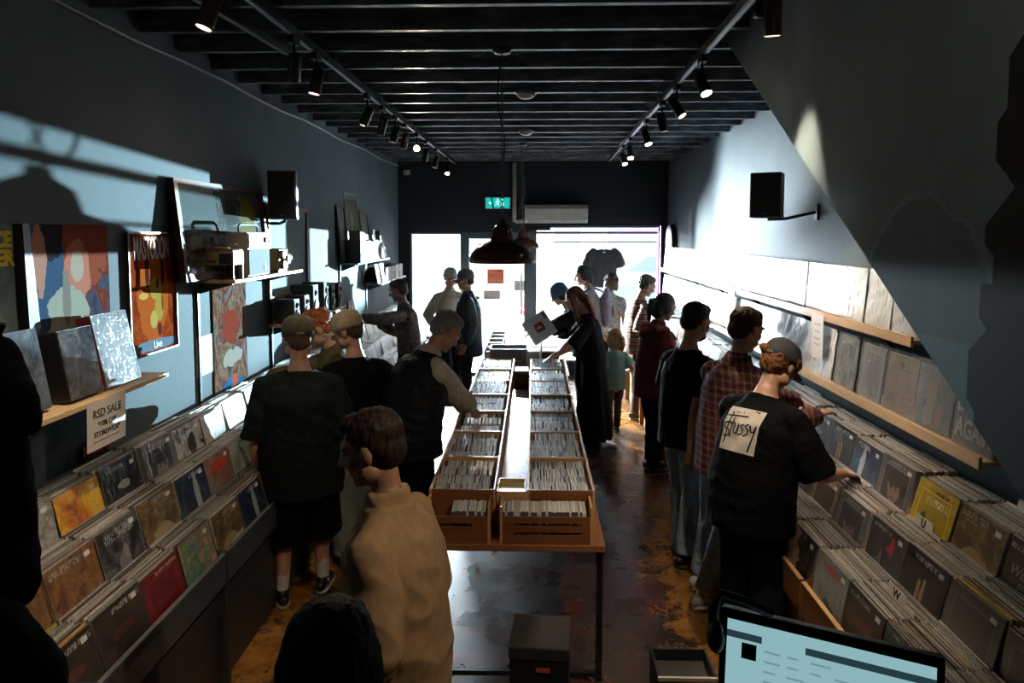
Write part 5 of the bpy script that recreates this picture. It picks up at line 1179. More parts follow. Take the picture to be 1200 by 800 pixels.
# lower front crates with slotted faces
def front_crate(x0, x1, label, cx0, nslots, seed):
    t = thing('cd_crate', label, 'crate', ((x0 + x1) / 2, 3.72, TZ)); y0, y1, zt = 3.63, 3.797, .925
    e = .012
    MB().box(x0, x0 + e, y0, y1, TZ, zt).build('side_panel', crw, t, True); MB().box(x1 - e, x1, y0, y1, TZ, zt).build('side_panel', crw, t, True)
    zz = [TZ, TZ + .048, TZ + .062, TZ + .094, TZ + .108, TZ + .140] if nslots == 2 else [TZ, TZ + .085, TZ + .105, TZ + .14, TZ + .14, TZ + .14]
    f = MB(); f.box(x0 + e, x1 - e, y0, y0 + e, zz[0], zz[1])
    sa, sb = (x0 + .07, x1 - .055) if nslots == 2 else (x0 + .03, x1 - .09)
    f.box(x0 + e, sa, y0, y0 + e, zz[1], zz[2]); f.box(sb, x1 - e, y0, y0 + e, zz[1], zz[2]); f.box(x0 + e, x1 - e, y0, y0 + e, zz[2], zz[3])
    if nslots == 2: f.box(x0 + e, sa, y0, y0 + e, zz[3], zz[4]); f.box(sb, x1 - e, y0, y0 + e, zz[3], zz[4]); f.box(x0 + e, x1 - e, y0, y0 + e, zz[4], zz[5])
    f.build('slotted_front', crf, t, True)
    MB().box(x0 + e, x1 - e, y0 + e, y1, TZ, TZ + .03).build('floor_panel', crf, t, True)
    x = cx0; r_ = random.Random(seed)
    while x < x1 - .02:
        CDS.append((x, 3.722, TZ + .034 + r_.uniform(-.003, .004), 0, radians(-3), r_.choice([0, 1, 2, 3, 4, 0, 3, 1, 8]), ('front', 'left' if x1 < 0 and x0 < -.3 else 'right'))); x += CW
front_crate(-.545, -.215, 'half empty low slatted crate at the left front edge of the table', -.40, 1, 1)
front_crate(-.165, .30, 'full low slatted crate at the right front edge of the table', -.15, 2, 2)
# loose piece between, centre channel
o = MB().box(-.192, -.034, 4.02, 6.95, TZ, TZ + .075).build('channel_tray', mel); tag(o, 'long white laminate tray running between the two rows of crates', 'tray')
t = thing('wooden_box', 'small box of yellow edged CDs between the two nearest crates', 'box', (-.113, 3.90, TZ))
for a in ((-.190, -.180, 3.80, 4.015), (-.046, -.036, 3.80, 4.015)): MB().box(a[0], a[1], a[2], a[3], TZ, .945).build('side_panel', crw, t, True)
for a in ((3.80, 3.81), (4.005, 4.015)): MB().box(-.18, -.046, a[0], a[1], TZ, .945).build('end_panel', crw, t, True)
for i in range(16):
    o = MB().box(-.0665, .0665, -.005, .005, 0, .124).build('yellow_cd_case', CDM[8] if i % 3 else M('cd_yellow', (.62, .58, .12), .3, bmp=0)); o.location = (-.113, 3.823 + i * .0112, .805); o.rotation_euler = (radians(-5), 0, 0)
    tag(o, 'yellow edged CD case in the small box between nearest crates', 'CD', 'yellow CD cases in the small centre box')
t = thing('card_box', 'brown card box standing at the far end of the white tray', 'box', (-.113, 7.25, TZ))
MB().box(-.178, -.048, 7.16, 7.40, TZ, .93).build('carton', M('carton_brown', (.12, .08, .06), .7), t, True); MB().box(-.182, -.044, 7.155, 7.405, .925, .95).build('lid', M('carton_lid', (.35, .34, .33), .6), t, True)
CDS.sort(key=lambda r: r[1]); far = MB()
front_cds = [c for c in CDS if c[6][0] == 'front']; others = [c for c in CDS if c[6][0] != 'front']
ind = front_cds + others[:max(0, 275 - len(front_cds))]
for c in ind:
    x, y, z, yw, tl, ci, key = c; o = link('cd_case', cd_mesh(ci)); o.location = (x, y, z); o.rotation_euler = (radians(6), tl, yw)
    if key[0] == 'front': tag(o, 'CD case in the low slatted crate at the %s front of the table' % key[1], 'CD', 'CD cases in the low %s front crate' % key[1])
    else: tag(o, 'CD case packed in the %s pine crate of the %s row' % (names[key[1]], key[0]), 'CD', 'CD cases in the %s %s crate' % (names[key[1]], key[0]))
for x, y, z, yw, tl, ci, key in others[max(0, 275 - len(front_cds)):]:
    far.box(-.005, .005, -.0625, .0625, 0, .132, ci, Matrix.Translation((x, y, z)) @ Matrix.Rotation(tl, 4, 'Y') @ Matrix.Rotation(radians(6), 4, 'X'))
tag(far.build('packed_cds', CDM), 'hundreds of CD cases filling the farther crates on the tables', 'CDs', kind='stuff')
# far end: grey cabinet, singles boxes on a dark table
gcm = M('cabinet_grey', (.16, .165, .155), .45, bmp=.05); gcl = M('cabinet_light', (.40, .41, .38), .45, bmp=.05)
t = thing('low_table', 'dark table holding singles boxes beyond the CD tables', 'table', (-.1, 9.3, 0))
MB().box(-.62, .40, 8.05, 10.9, .70, .735).build('tabletop', M('table_black', (.03, .03, .032), .4), t, True)
for sx in (-.58, .36):
    for sy in (8.1, 10.85): MB().box(sx - .02, sx + .02, sy - .02, sy + .02, 0, .70).build('leg', blk, t, True)
t = thing('drawer_cabinet', 'empty grey open topped drawer cabinet at the far end of tables', 'cabinet', (-.27, 8.22, .735))
for a in ((-.48, -.465, 8.08, 8.42), (-.075, -.06, 8.08, 8.42)): MB().box(*a, .735, 1.02).build('side_panel', gcl, t, True)
MB().box(-.465, -.075, 8.08, 8.10, .735, 1.02).build('front_panel', gcm, t, True); MB().box(-.465, -.075, 8.40, 8.42, .735, 1.02).build('back_panel', gcm, t, True); MB().box(-.465, -.075, 8.1, 8.4, .735, .80).build('floor_panel', gcm, t, True)
for x in (-.37, -.17): MB().box(x - .09, x + .09, 8.07, 8.08, .79, .97).build('drawer', gcm, t, True); MB().box(x - .03, x + .03, 8.055, 8.07, .885, .895).build('handle', gcl, t, True)
sb = M('box_white', (.62, .63, .64), .5, bmp=0); sblu = M('singles_blue', (.03, .05, .14), .4, bmp=0); sng = [M('single%d' % i, c, .5, bmp=0) for i, c in enumerate([(.65, .64, .6), (.5, .42, .25), (.6, .58, .5), (.55, .35, .2)])]
q = 0
for r in range(5):
    for cx_, col in ((-.47, 0), (-.23, 1), (-.02, 2), (.20, 3)):
        y = 8.60 + r * .36; 
        if col == 3 and r > 3: continue
        m_ = sb if col < 3 else blk
        t = thing('singles_box', '%s box of singles, %s row back, %s column past the grey cabinet' % ('white' if col < 3 else 'black', ORD[r], ['left', 'second', 'third', 'right'][col]), 'box', (cx_, y, .735)); w_ = .095
        for a in ((cx_ - w_, cx_ - w_ + .006), (cx_ + w_ - .006, cx_ + w_)): MB().box(a[0], a[1], y - .16, y + .16, .735, .93).build('side_panel', m_, t, True)
        for a in ((y - .16, y - .154), (y + .154, y + .16)): MB().box(cx_ - w_ + .006, cx_ + w_ - .006, a[0], a[1], .735, .93).build('end_panel', m_, t, True)
        MB().box(cx_ - w_ + .008, cx_ + w_ - .008, y - .13, y + .15, .74, .935 if col else .90).build('packed_singles', sblu if col == 0 else sng[(r + col) % 4], t, True, kind='stuff')
        q += 1
# black box on the floor in front of the table
t = thing('black_box', 'tall black box with orange tag and faint emblem before the table', 'box', (.035, 3.0, 0), radians(-4))
MB().box(-.12, .12, -.13, .13, 0, .595).build('body', M('box_black', (.014, .014, .015), .5, bmp=.1), t, bevel=.006); MB().box(-.124, .124, -.134, .134, .58, .635).build('lid', M('box_lid', (.035, .033, .032), .5), t, bevel=.006)
MB().box(-.012, .045, -.1352, -.134, .535, .555).build('orange_tag', M('tag_orange', (.55, .12, .05), .5, bmp=0), t)
e_ = MB()
for a in range(3): e_.add(*[[V((x, -.131, z)) for x, z in stroke([(-.05, .44 - a * .035), (-.02, .46 - a * .035), (.0, .435 - a * .035), (.03, .46 - a * .035), (.055, .44 - a * .035)], .009)[0]], stroke([(-.05, .50), (-.02, .52), (.0, .495), (.03, .52), (.055, .50)], .009)[1]][0:2])
e_.build('emblem', M('emblem_grey', (.05, .052, .05), .5, bmp=0), t)
# ================================================================ left wall
def rail(y, z0, z1, label):
    t = MB().box(XL + .001, XL + .016, y - .012, y + .012, z0, z1).build('shelf_rail', blk); tag(t, label, 'shelf rail')
rail(4.66, 1.05, 2.02, 'black slotted upright under the left end of the radio shelf'); rail(5.98, 1.0, 2.02, 'black slotted upright under the right end of the radio shelf'); rail(8.15, 1.3, 2.0, 'black slotted upright below the three far frames'); rail(9.45, 1.3, 1.65, 'black slotted upright under the farthest low shelf')
def wshelf(y0, y1, z, xw, label, m=plyn, br=()):
    t = thing('wall_shelf', label, 'shelf', (XL, (y0 + y1) / 2, z))
    MB().box(XL + .018, xw, y0, y1, z - .022, z).build('board', m, t, True, bevel=.002)
    for y in br: MB().prism([(XL + .018, z - .022), (xw - .04, z - .022), (xw - .04, z - .034), (XL + .03, z - .09), (XL + .018, z - .09)], y - .006, y + .006, 'Y').build('bracket', blk, t, True)
wshelf(1.9, 3.76, 1.575, -1.89, 'pine shelf with boxed sets under the two big posters', br=(2.4, 3.3))
shb = wood('shelf_brown', (.22, .11, .06), (.34, .19, .1), .35)
wshelf(4.6, 5.97, 2.0, -1.87, 'brown shelf carrying the old radios and projector', shb, (4.66, 5.9))
wshelf(5.88, 7.55, 1.555, -1.92, 'brown shelf carrying the row of small speakers', shb, (6.0, 7.2))
wshelf(8.12, 9.95, 1.96, -1.93, 'upper far shelf packed with boxed sets below three frames', M('shelf_white', (.25, .25, .24), .7, spec=.1), (8.18, 9.5))
wshelf(9.38, 11.2, 1.645, -1.93, 'lower far shelf packed with small boxed sets', MATS['shelf_white'], (9.45, 10.7))
# posters
def poster(y0, y1, z0, z1, m, label, fm=None, lean=0, plastic=True, x=XL + .006, th=.004):
    t = thing('poster', label, 'poster', (x, (y0 + y1) / 2, (z0 + z1) / 2)); w_, h_ = (y1 - y0) / 2, (z1 - z0) / 2
    MB().box(0, th, -w_, w_, -h_, h_).build('print', m, t)
    if fm:
        f = MB(); e = .012
        for a in ((-w_ - e, -w_, -h_ - e, h_ + e), (w_, w_ + e, -h_ - e, h_ + e)): f.box(-.002, th + .012, *a)
        for a in ((-w_, w_, -h_ - e, -h_), (-w_, w_, h_, h_ + e)): f.box(-.002, th + .012, *a)
        f.build('frame', fm, t)
    return t
g1 = art('print_pale_figure', [(.02, .035, .06), (.05, .09, .14), (.16, .03, .02), (.32, .08, .045)],
         [(.10, .24, .24, .22, (.28, .07, .04)), (-.20, .10, .16, .34, (.05, .09, .15)), (-.12, .30, .08, .14, (.03, .03, .04)), (-.21, .16, .05, .16, (.45, .22, .16)), (.06, .10, .10, .16, (.5, .18, .12)), (.06, .12, .050, .075, (.45, .34, .26)), (-.02, -.10, .15, .14, (.36, .34, .27)), (-.03, -.02, .03, .12, (.22, .2, .16)), (-.10, -.22, .08, .12, (.42, .42, .34)), (.12, -.22, .10, .10, (.16, .22, .14)), (.0, -.28, .08, .04, (.05, .06, .05))], 5, coat=0, rough=.6, dist=.22, spec=.0)
p_ = poster(3.05, 3.68, 1.70, 2.335, g1, 'large glossy poster of a pale leaning figure on red and blue')
lettering('SPACE', .055, M('yellow_ink', (.75, .55, .03), .5, bmp=0), frame((.0055, -.06, -.20), (0, 1, 0), (0, 0, 1), (1, 0, 0)), p_, bold=.002)
g2 = art('print_blue_grey', [(.07, .10, .11), (.14, .20, .21), (.20, .27, .28)], [(-.1, -.15, .12, .2, (.06, .07, .08))], 4, coat=0, rough=.6, spec=.0)
p_ = poster(2.38, 3.0, 1.87, 2.335, g2, 'blue grey poster with yellow block letters at the far left edge')
for q, w in enumerate(('ICE', 'PER')): lettering(w, .088, MATS['yellow_ink'], frame((.0055, .235, .165 - q * .075), (0, 1, 0), (0, 0, 1), (1, 0, 0)), p_, bold=.004, align='CENTER', stretch=(1.0, 1))
t = MB().prism([(3.005, 2.335), (3.045, 2.335), (3.12, 1.58), (3.03, 1.58)], XL + .002, XL + .05); tag(t.build('black_board', blk), 'black board edge standing between the two big posters', 'board')
g3 = art('print_orange_beast', [(.20, .02, .01), (.40, .07, .015), (.30, .04, .015)], [(0, .0, .17, .28, (.46, .10, .02)), (-.06, .12, .022, .09, (.07, .02, .015)), (.11, .12, .020, .09, (.07, .02, .015)), (.03, .02, .07, .065, (.45, .29, .06)), (.06, -.09, .05, .08, (.42, .26, .05)), (.0, -.15, .04, .05, (.48, .34, .10)), (-.10, -.01, .05, .02, (.6, .36, .08)), (.05, .05, .018, .03, (.12, .05, .02)), (.10, -.06, .012, .05, (.2, .07, .02)), (.06, -.21, .025, .04, (.12, .03, .02)), (0, -.295, .3, .03, (.16, .22, .28))], 6, coat=.0, rough=.6, dist=.12, spec=.0)
p_ = poster(3.86, 4.36, 1.63, 2.29, g3, 'orange red poster lettered MASTODON above a yellow horned shape', fm=M('poster_frame_dark', (.04, .015, .012), .4))
lettering('MASTODON', .1, M('cream_ink', (.72, .70, .66), .5, bmp=0), frame((.0055, .0, .245), (0, 1, 0), (0, 0, 1), (1, 0, 0)), p_, bold=.001, stretch=(.68, 1.8))
lettering('Live', .06, MATS['cream_ink'], frame((.0055, .03, -.295), (0, 1, 0), (0, 0, 1), (1, 0, 0)), p_)
g4 = art('print_streaks', [(.20, .22, .23), (.20, .05, .03), (.28, .19, .13), (.07, .06, .06)], [(0, .10, .14, .12, (.25, .05, .03)), (.02, -.12, .18, .06, (.36, .32, .28)), (.02, -.34, .22, .07, (.03, .15, .32)), (.05, -.30, .05, .05, (.55, .10, .06))], 4, coat=0, rough=.7, dist=.3, spec=.0)
poster(4.88, 5.45, 1.12, 1.95, g4, 'plastic wrapped poster with red, white and blue streaks below the radio shelf')
o = thing('paper_notice', 'small white text notice on the wall beside the wrapped poster', 'notice', (XL + .002, 4.77, 1.50)); MB().box(0, .002, -.135, .135, -.13, .125).build('sheet', M('paper_pinkish', (.42, .38, .38), .6, bmp=0), o)
scribble(o, frame((.0025, 0, 0), (0, 1, 0), (0, 0, 1), (1, 0, 0)), ((.08, .1), (.05, .14), (.02, .12), (-.01, .1), (-.04, .08)), .14, 8, .007)
o = thing('sale_notice', 'white paper reading RSD SALE taped under the pine shelf', 'notice', (-1.884, 3.185, 1.57), rot=(0, radians(2), 0))
MB().box(0, .002, -.148, .148, -.21, .0).build('sheet', ppr, o)
for q, (w, s_, yy) in enumerate((('RSD SALE', .052, -.055), ('*10% OFF', .034, -.105), ('STOREWIDE*', .034, -.145))): lettering(w, s_, ink, frame((.003, 0, yy), (0, 1, 0), (0, 0, 1), (1, 0, 0)), o, stretch=(1, 1))
MB().box(.002, .003, -.10, .10, -.178, -.174).build('underline', M('ink_red', (.35, .1, .08), .6, bmp=0), o)
# boxed sets on the pine shelf
def box_set(x0, x1, y0, y1, h, side, face, label, lean=0, name='box_set'):
    t = thing(name, label, 'box', ((x0 + x1) / 2, (y0 + y1) / 2, 1.576), rot=(0, radians(-lean), 0)); w_, d_ = (x1 - x0) / 2, (y1 - y0) / 2
    MB().box(-w_, w_ - .003, -d_, d_, 0, h).build('case', side, t, bevel=.002); MB().box(w_ - .003, w_, -d_ + .003, d_ - .003, .003, h - .003).build('front_cover', face, t)
bk = M('box_matt_black', (.013, .013, .014), .45, bmp=0)
box_set(-2.015, -1.945, 3.30, 3.60, .345, M('box_red', (.20, .03, .025), .35), art('cover_silver', [(.28, .28, .30), (.40, .41, .42)], [(0, .2, .1, .1, (.36, .34, .35))], 4, coat=.15, rough=.55, crinkle=.6, spec=.0), 'red sided boxed set with a silver cover on the pine shelf', 12)
box_set(-2.10, -1.935, 3.02, 3.26, .30, bk, art('cover_box_dark', [(.01, .01, .01), (.05, .05, .06), (.16, .16, .15)], [], 9, coat=.1, rough=.6, spec=.0), 'thick black boxed set, middle of the pine shelf', 10)
box_set(-2.11, -1.955, 2.74, 2.93, .33, bk, art('cover_box_blue', [(.02, .03, .04), (.08, .11, .14), (.2, .22, .22)], [], 7, coat=.1, rough=.6, spec=.0), 'black boxed set with blue grey cover, left of pine shelf', 10)
box_set(-2.06, -2.02, 2.42, 2.70, .31, M('box_beige', (.30, .24, .17), .5), cover(6), 'beige edged boxed set at the left end of the pine shelf', 10)
# big framed glass picture leaning on the radio shelf
t = thing('framed_picture', 'large dark framed reflective picture leaning behind the radios', 'picture', (-2.06, 5.05, 2.003), rot=(0, radians(-6), 0))
e = .045; f = MB(); f.box(-.03, .012, -.72, -.72 + e, 0, .62).box(-.03, .012, .72 - e, .72, 0, .62).box(-.03, .012, -.72 + e, .72 - e, 0, e).box(-.03, .012, -.72 + e, .72 - e, .62 - e * .6, .62)
f.build('frame', wood('frame_redbrown', (.05, .02, .015), (.10, .045, .035), .35), t); MB().box(-.02, -.004, -.675, .675, e, .594).build('picture', art('print_forest', [(.05, .045, .04), (.12, .125, .12), (.18, .2, .2), (.09, .06, .05)], [(.38, .36, .14, .20, (.22, .19, .04)), (.10, .30, .10, .4, (.07, .07, .06)), (-.15, .2, .02, .4, (.18, .08, .06)), (-.4, .45, .3, .2, (.17, .2, .2))], 6, coat=1, rough=.08, dist=.3), t)
# old audio gear
def knobs(parent, pts, r, d, m, axis=(1, 0, 0)):
    for p in pts: MB().cyl(p, V(p) + V(axis) * d, r, r * .85, n=12).build('knob', m, parent, smooth=False)
alu = M('aluminium', (.17, .17, .165), .6, metal=.0, spec=.1, bmp=.05); alud = M('alu_dark', (.12, .12, .12), .35, metal=.6); gold = M('gold_lacquer', (.22, .15, .06), .5, metal=.2, bmp=.05, spec=.2); olive = M('olive_case', (.16, .13, .07), .45)
t = thing('record_player', 'brown portable record player on black legs, left of the radio', 'record player', (-1.985, 4.72, 2.001))
MB().box(-.095, .095, -.09, .08, .09, .175).build('body', olive, t, bevel=.004); MB().box(.005, .085, -.094, -.09, .10, .165).build('front_panel', blk, t); MB().box(-.09, .09, -.085, .075, .175, .195).build('deck', M('deck_brown', (.10, .06, .03), .4), t)
MB().lathe([(.01, .195), (.06, .195), (.06, .206), (.01, .208)], (-.02, -.01, 0), n=26).build('platter', gold, t, smooth=True); MB().tube([(.06, .05, .2), (.06, .05, .22), (.03, .0, .216)], [.008, .006, .004], n=8).build('tonearm', alu, t, smooth=True)
for sx in (-.085, .085):
    for sy in (-.08, .07): MB().box(sx - .006, sx + .006, sy - .006, sy + .006, 0, .09).build('leg', blk, t)
knobs(t, [(-.05, -.09, .13), (-.02, -.09, .13)], .012, .012, gold, (0, -1, 0))
t = thing('radio_cassette', 'silver radio with large speaker panel and carry handle on the shelf', 'radio', (-1.965, 5.08, 2.001))
MB().box(-.07, .07, -.20, .20, .0, .30).build('case', M('radio_case', (.20, .16, .13), .4), t, bevel=.006); MB().box(.07, .076, -.19, .19, .01, .185).build('speaker_panel', M('panel_steel', (.075, .09, .10), .7, spec=.1), t); MB().box(.07, .078, -.19, .19, .195, .29).build('dial_panel', alu, t)
MB().box(.078, .08, -.12, .06, .225, .265).build('dial_window', M('dial_white', (.65, .62, .55), .3), t); knobs(t, [(.078, .10, .245), (.078, .15, .245)], .017, .014, blk); MB().cyl((.076, .10, .05), (.08, .10, .05), .02).build('badge', blk, t)
h_ = MB(); h_.tube([(0, -.17, .30), (0, -.17, .335), (0, -.14, .35), (0, .14, .35), (0, .17, .335), (0, .17, .30)], [(.006, .012)] * 6, n=8); h_.build('carry_handle', alu, t, smooth=True)
t = thing('film_projector', 'gold film projector with protruding lens at the shelf end', 'projector', (-1.96, 5.62, 2.001))
MB().box(-.07, .055, -.12, .10, .012, .175).build('body', gold, t, bevel=.012); MB().tube([(.02, .10, .10), (.02, .15, .10), (.02, .155, .10), (.02, .20, .10)], [.028, .028, .036, .036], n=18).build('lens', gold, t, smooth=True)
for c_ in ((.055, -.07, .13), (.055, .03, .09), (.055, -.06, .055)): MB().cyl(c_, V(c_) + V((.03, 0, 0)), .032, .03, n=20).build('reel_spindle', M('brass_dark', (.20, .13, .05), .3, metal=.7), t)
MB().box(-.06, .05, -.11, .09, 0, .014).build('base', blk, t)
# shop speakers on brackets
def monitor_speaker(loc, rz, w_, d_, h_, label, wallx, arm, body=(.012, .010, .009)):
    t = thing('wall_speaker', label, 'speaker', loc, rz); m_ = M('speaker_black', body, .5, bmp=.1)
    MB().box(-w_ / 2, w_ / 2, -d_ / 2, d_ / 2, 0, h_).build('cabinet', M('speaker_ash%d' % int(rz * 10), (.03, .024, .02), .5), t, bevel=.004); MB().box(-w_ / 2 + .008, w_ / 2 - .008, -d_ / 2 - .012, -d_ / 2, .008, h_ - .008).build('grille', m_, t, bevel=.004)
    MB().box(-.018, .018, -d_ / 2 - .0135, -d_ / 2 - .012, .025, .031).build('badge', alu, t)
    b = MB()
    for q in range(len(arm) - 1): b.tube([arm[q], arm[q + 1]], [.012, .012], n=10, cap='round')
    b.build('bracket_arm', blk, t, True, True); a_ = arm[-1]
    MB().box(min(wallx, wallx - .02 * (1 if wallx > 0 else -1)), max(wallx, wallx - .02 * (1 if wallx > 0 else -1)), a_[1] - .035, a_[1] + .035, a_[2] - .06, a_[2] + .06).build('wall_plate', blk, t, True, bevel=.003)
monitor_speaker((-1.97, 5.83, 2.40), radians(14), .215, .22, .375, 'black loudspeaker on a bracket above the old radios', XL, [(-1.97, 5.86, 2.39), (-2.03, 5.92, 2.37), (-2.14, 5.95, 2.37)])
monitor_speaker((1.72, 5.55, 2.405), radians(-24), .215, .23, .325, 'black loudspeaker on a bracket high on the right wall', XR, [(1.75, 5.6, 2.395), (1.88, 5.62, 2.40), (2.11, 5.62, 2.45)])
# small bookshelf speakers
def hifi_speaker(y, w_, d_, h_, label, facem):
    t = thing('bookshelf_speaker', label, 'speaker', (-1.935 - d_ / 2, y, 1.556)); t['group'] = 'small speakers on the brown shelf'
    MB().box(-d_ / 2, d_ / 2, -w_ / 2, w_ / 2, 0, h_).build('cabinet', bk, t, bevel=.003); MB().box(d_ / 2, d_ / 2 + .005, -w_ / 2 + .004, w_ / 2 - .004, .004, h_ - .004).build('baffle', facem, t)
    for zc, r in ((h_ * .34, w_ * .34), (h_ * .74, w_ * .17)):
        c_ = MB().lathe([(.002, .002), (r * .25, .003), (r * .9, .009), (r, .011), (r * 1.06, .008), (r * 1.06, 0)], mat=frame((d_ / 2 + .005, 0, zc), (0, 1, 0), (0, 0, 1), (1, 0, 0)), n=22).build('woofer' if r > w_ * .25 else 'tweeter', blk, t, smooth=True)
bf = M('baffle_silver', (.20, .20, .195), .7, spec=.1, bmp=0)
for y, w_, d_, h_, lb in ((5.99, .13, .16, .20, 'small silver faced speaker at the near end of the row'), (6.26, .13, .16, .21, 'small silver faced speaker, second from near end of row'), (6.52, .15, .2, .28, 'taller silver faced speaker, third from near end of row'), (6.86, .16, .2, .28, 'wide silver faced speaker, fourth from near end of row'), (7.10, .12, .16, .24, 'narrow silver faced speaker, fifth from near end of row'), (7.36, .13, .16, .24, 'silver faced speaker at the far end of the row')):
    hifi_speaker(y, w_, d_, h_, lb, bf)
# framed pale panel on the wall
t = thing('framed_board', 'wooden framed pale panel on the wall right of the loudspeaker', 'mirror', (XL + .005, 6.42, 2.13))
e = .032; f = MB(); w_, h_ = .52, .385; f.box(0, .03, -w_, -w_ + e, -h_, h_).box(0, .03, w_ - e, w_, -h_, h_).box(0, .03, -w_ + e, w_ - e, -h_, -h_ + e).box(0, .03, -w_ + e, w_ - e, h_ - e, h_)
f.build('frame', wood('frame_brown', (.10, .05, .03), (.17, .09, .05), .4), t); MB().box(.004, .012, -w_ + e, w_ - e, -h_ + e, h_ - e).build('panel', M('panel_pale', (.14, .18, .19), .7, spec=.1), t)
# three frames on the far shelf
for y0, w_, z1, fm_, bgm, lb in ((8.0, .34, 2.60, 'frame_black', [(.10, .14, .15), (.25, .33, .34)], 'blue grey framed picture, left of three on the far shelf'), (8.38, .60, 2.76, 'frame_gilt', [(.03, .06, .03), (.12, .18, .06), (.25, .24, .12)], 'gilt framed green figure picture, middle of three, tallest'), (9.05, .44, 2.56, 'frame_brown', [(.2, .2, .17), (.35, .36, .32)], 'brown framed pale picture, right of three on the far shelf')):
    t = thing('framed_picture', lb, 'picture', (-2.09, y0 + w_ / 2 + .02, 1.961), rot=(0, radians(-5), 0)); h_ = z1 - 1.96; e = .028
    fm2 = {'frame_black': blk, 'frame_gilt': M('frame_gilt', (.30, .24, .15), .35), 'frame_brown': MATS['frame_brown']}[fm_]; a = w_ / 2
    MB().box(-.012, .012, -a, -a + e, 0, h_).box(-.012, .012, a - e, a, 0, h_).box(-.012, .012, -a + e, a - e, 0, e).box(-.012, .012, -a + e, a - e, h_ - e, h_).build('frame', fm2, t)
    MB().box(-.006, .003, -a + e, a - e, e, h_ - e).build('picture', art('print_' + fm_, bgm, [(0, h_ * .55, .05, .12, tuple(min(1, c * 1.6) for c in bgm[-1]))], 7, coat=.8), t)
# packed box sets on the far shelves
cols = [('dark brown', (.06, .03, .02)), ('cream', (.55, .50, .42)), ('black', (.02, .02, .02)), ('grey', (.25, .24, .24)), ('dusty pink', (.42, .26, .24)), ('white', (.62, .6, .58)), ('tan', (.32, .2, .13)), ('slate', (.12, .14, .16)), ('red', (.42, .06, .03)), ('orange', (.62, .28, .10))]
def row_boxes(y0, y1, z, hs, x_front, where, seed):
    r_ = random.Random(seed); y = y0; i = 0
    while y < y1:
        w_ = r_.choice([.025, .035, .05, .06]); h_ = r_.uniform(*hs); nm, c = r_.choice(cols)
        o = MB().box(-.20, .0, -w_ / 2 + .001, w_ / 2 - .001, 0, h_).box(.0, .001, -w_ / 2 + .004, w_ / 2 - .004, h_ * .6, h_ * .75, 1).build('boxed_set', [M('boxed_' + nm.replace(' ', '_'), tuple(q * .5 for q in c), .7, bmp=0, spec=.1), M('boxed_label', (.2, .19, .18), .7, bmp=0, spec=.1)]); o.location = (x_front, y + w_ / 2, z)
        tag(o, '%s boxed set, %s from the near end %s' % (nm, ORD[min(i, 29)], where), 'box set', 'boxed sets %s' % where); y += w_; i += 1
row_boxes(8.52, 9.55, 1.961, (.22, .25), -1.95, 'of the upper far shelf', 2)
row_boxes(9.75, 11.0, 1.646, (.18, .20), -1.95, 'of the lower far shelf', 4)
t = thing('radio', 'small silver radio on a brown case at the far shelf end', 'radio', (-2.0, 8.33, 1.961))
MB().box(-.1, .08, -.10, .12, 0, .25).build('case', M('case_brown', (.06, .04, .03), .4), t, bevel=.004); MB().box(-.06, .07, -.08, .14, .25, .36).build('radio_body', alu, t, bevel=.004); knobs(t, [(.07, 0, .3), (.07, .08, .3)], .02, .01, blk)
h_ = MB(); h_.tube([(0, -.06, .36), (0, -.06, .40), (0, .12, .40), (0, .12, .36)], [.006] * 4, n=6); h_.build('carry_handle', alu, t)
o = MB().box(-.01, .01, -.15, .15, 0, .31).build('leaning_record', [art('cover_pinkgrey', [(.50, .36, .33), (.56, .42, .38)], [], 3)]); o.location = (-2.04, 9.68, 1.962); o.rotation_euler = (0, radians(-8), 0); tag(o, 'pink grey record leaning at the far end of the upper shelf', 'record')
o = MB().box(-.03, .03, -.13, .13, 0, .36).build('leaning_box', bk); o.location = (-2.02, 9.88, 1.962); o.rotation_euler = (0, radians(-6), 0); tag(o, 'large black box standing at the far end of upper shelf', 'box')
for i, (y, c, lb) in enumerate(((9.46, (.62, .28, .10), 'orange record sleeve standing left on the lower far shelf'), (9.56, (.42, .05, .03), 'red record sleeve standing beside the orange one, far shelf'))):
    o = MB().box(-.004, .004, -.11, .11, 0, .25).build('small_sleeve', M('slv%d' % i, c, .4)); o.location = (-1.97 + .02 * i, y + i * .1, 1.646); o.rotation_euler = (0, radians(-10), 0); tag(o, lb, 'record')
# spare sleeves with pink labels above the far left bins
for i in range(4):
    t = thing('slip_mat_record', 'pinkish round centred record display standing above the far left bins, %s of four' % ORD[i], 'record', (-2.09, 6.95 + i * .55, 1.225), rot=(0, radians(-10), 0))
    MB().box(-.003, .003, -.14, .14, 0, .28).build('sleeve', bk, t); MB().lathe([(.01, 0), (.075, 0), (.075, .002), (.01, .002)], mat=frame((.004, 0, .15), (0, 1, 0), (0, 0, 1), (1, 0, 0)), n=20).build('label_disc', M('disc_pink', (.55, .25, .22), .4), t)
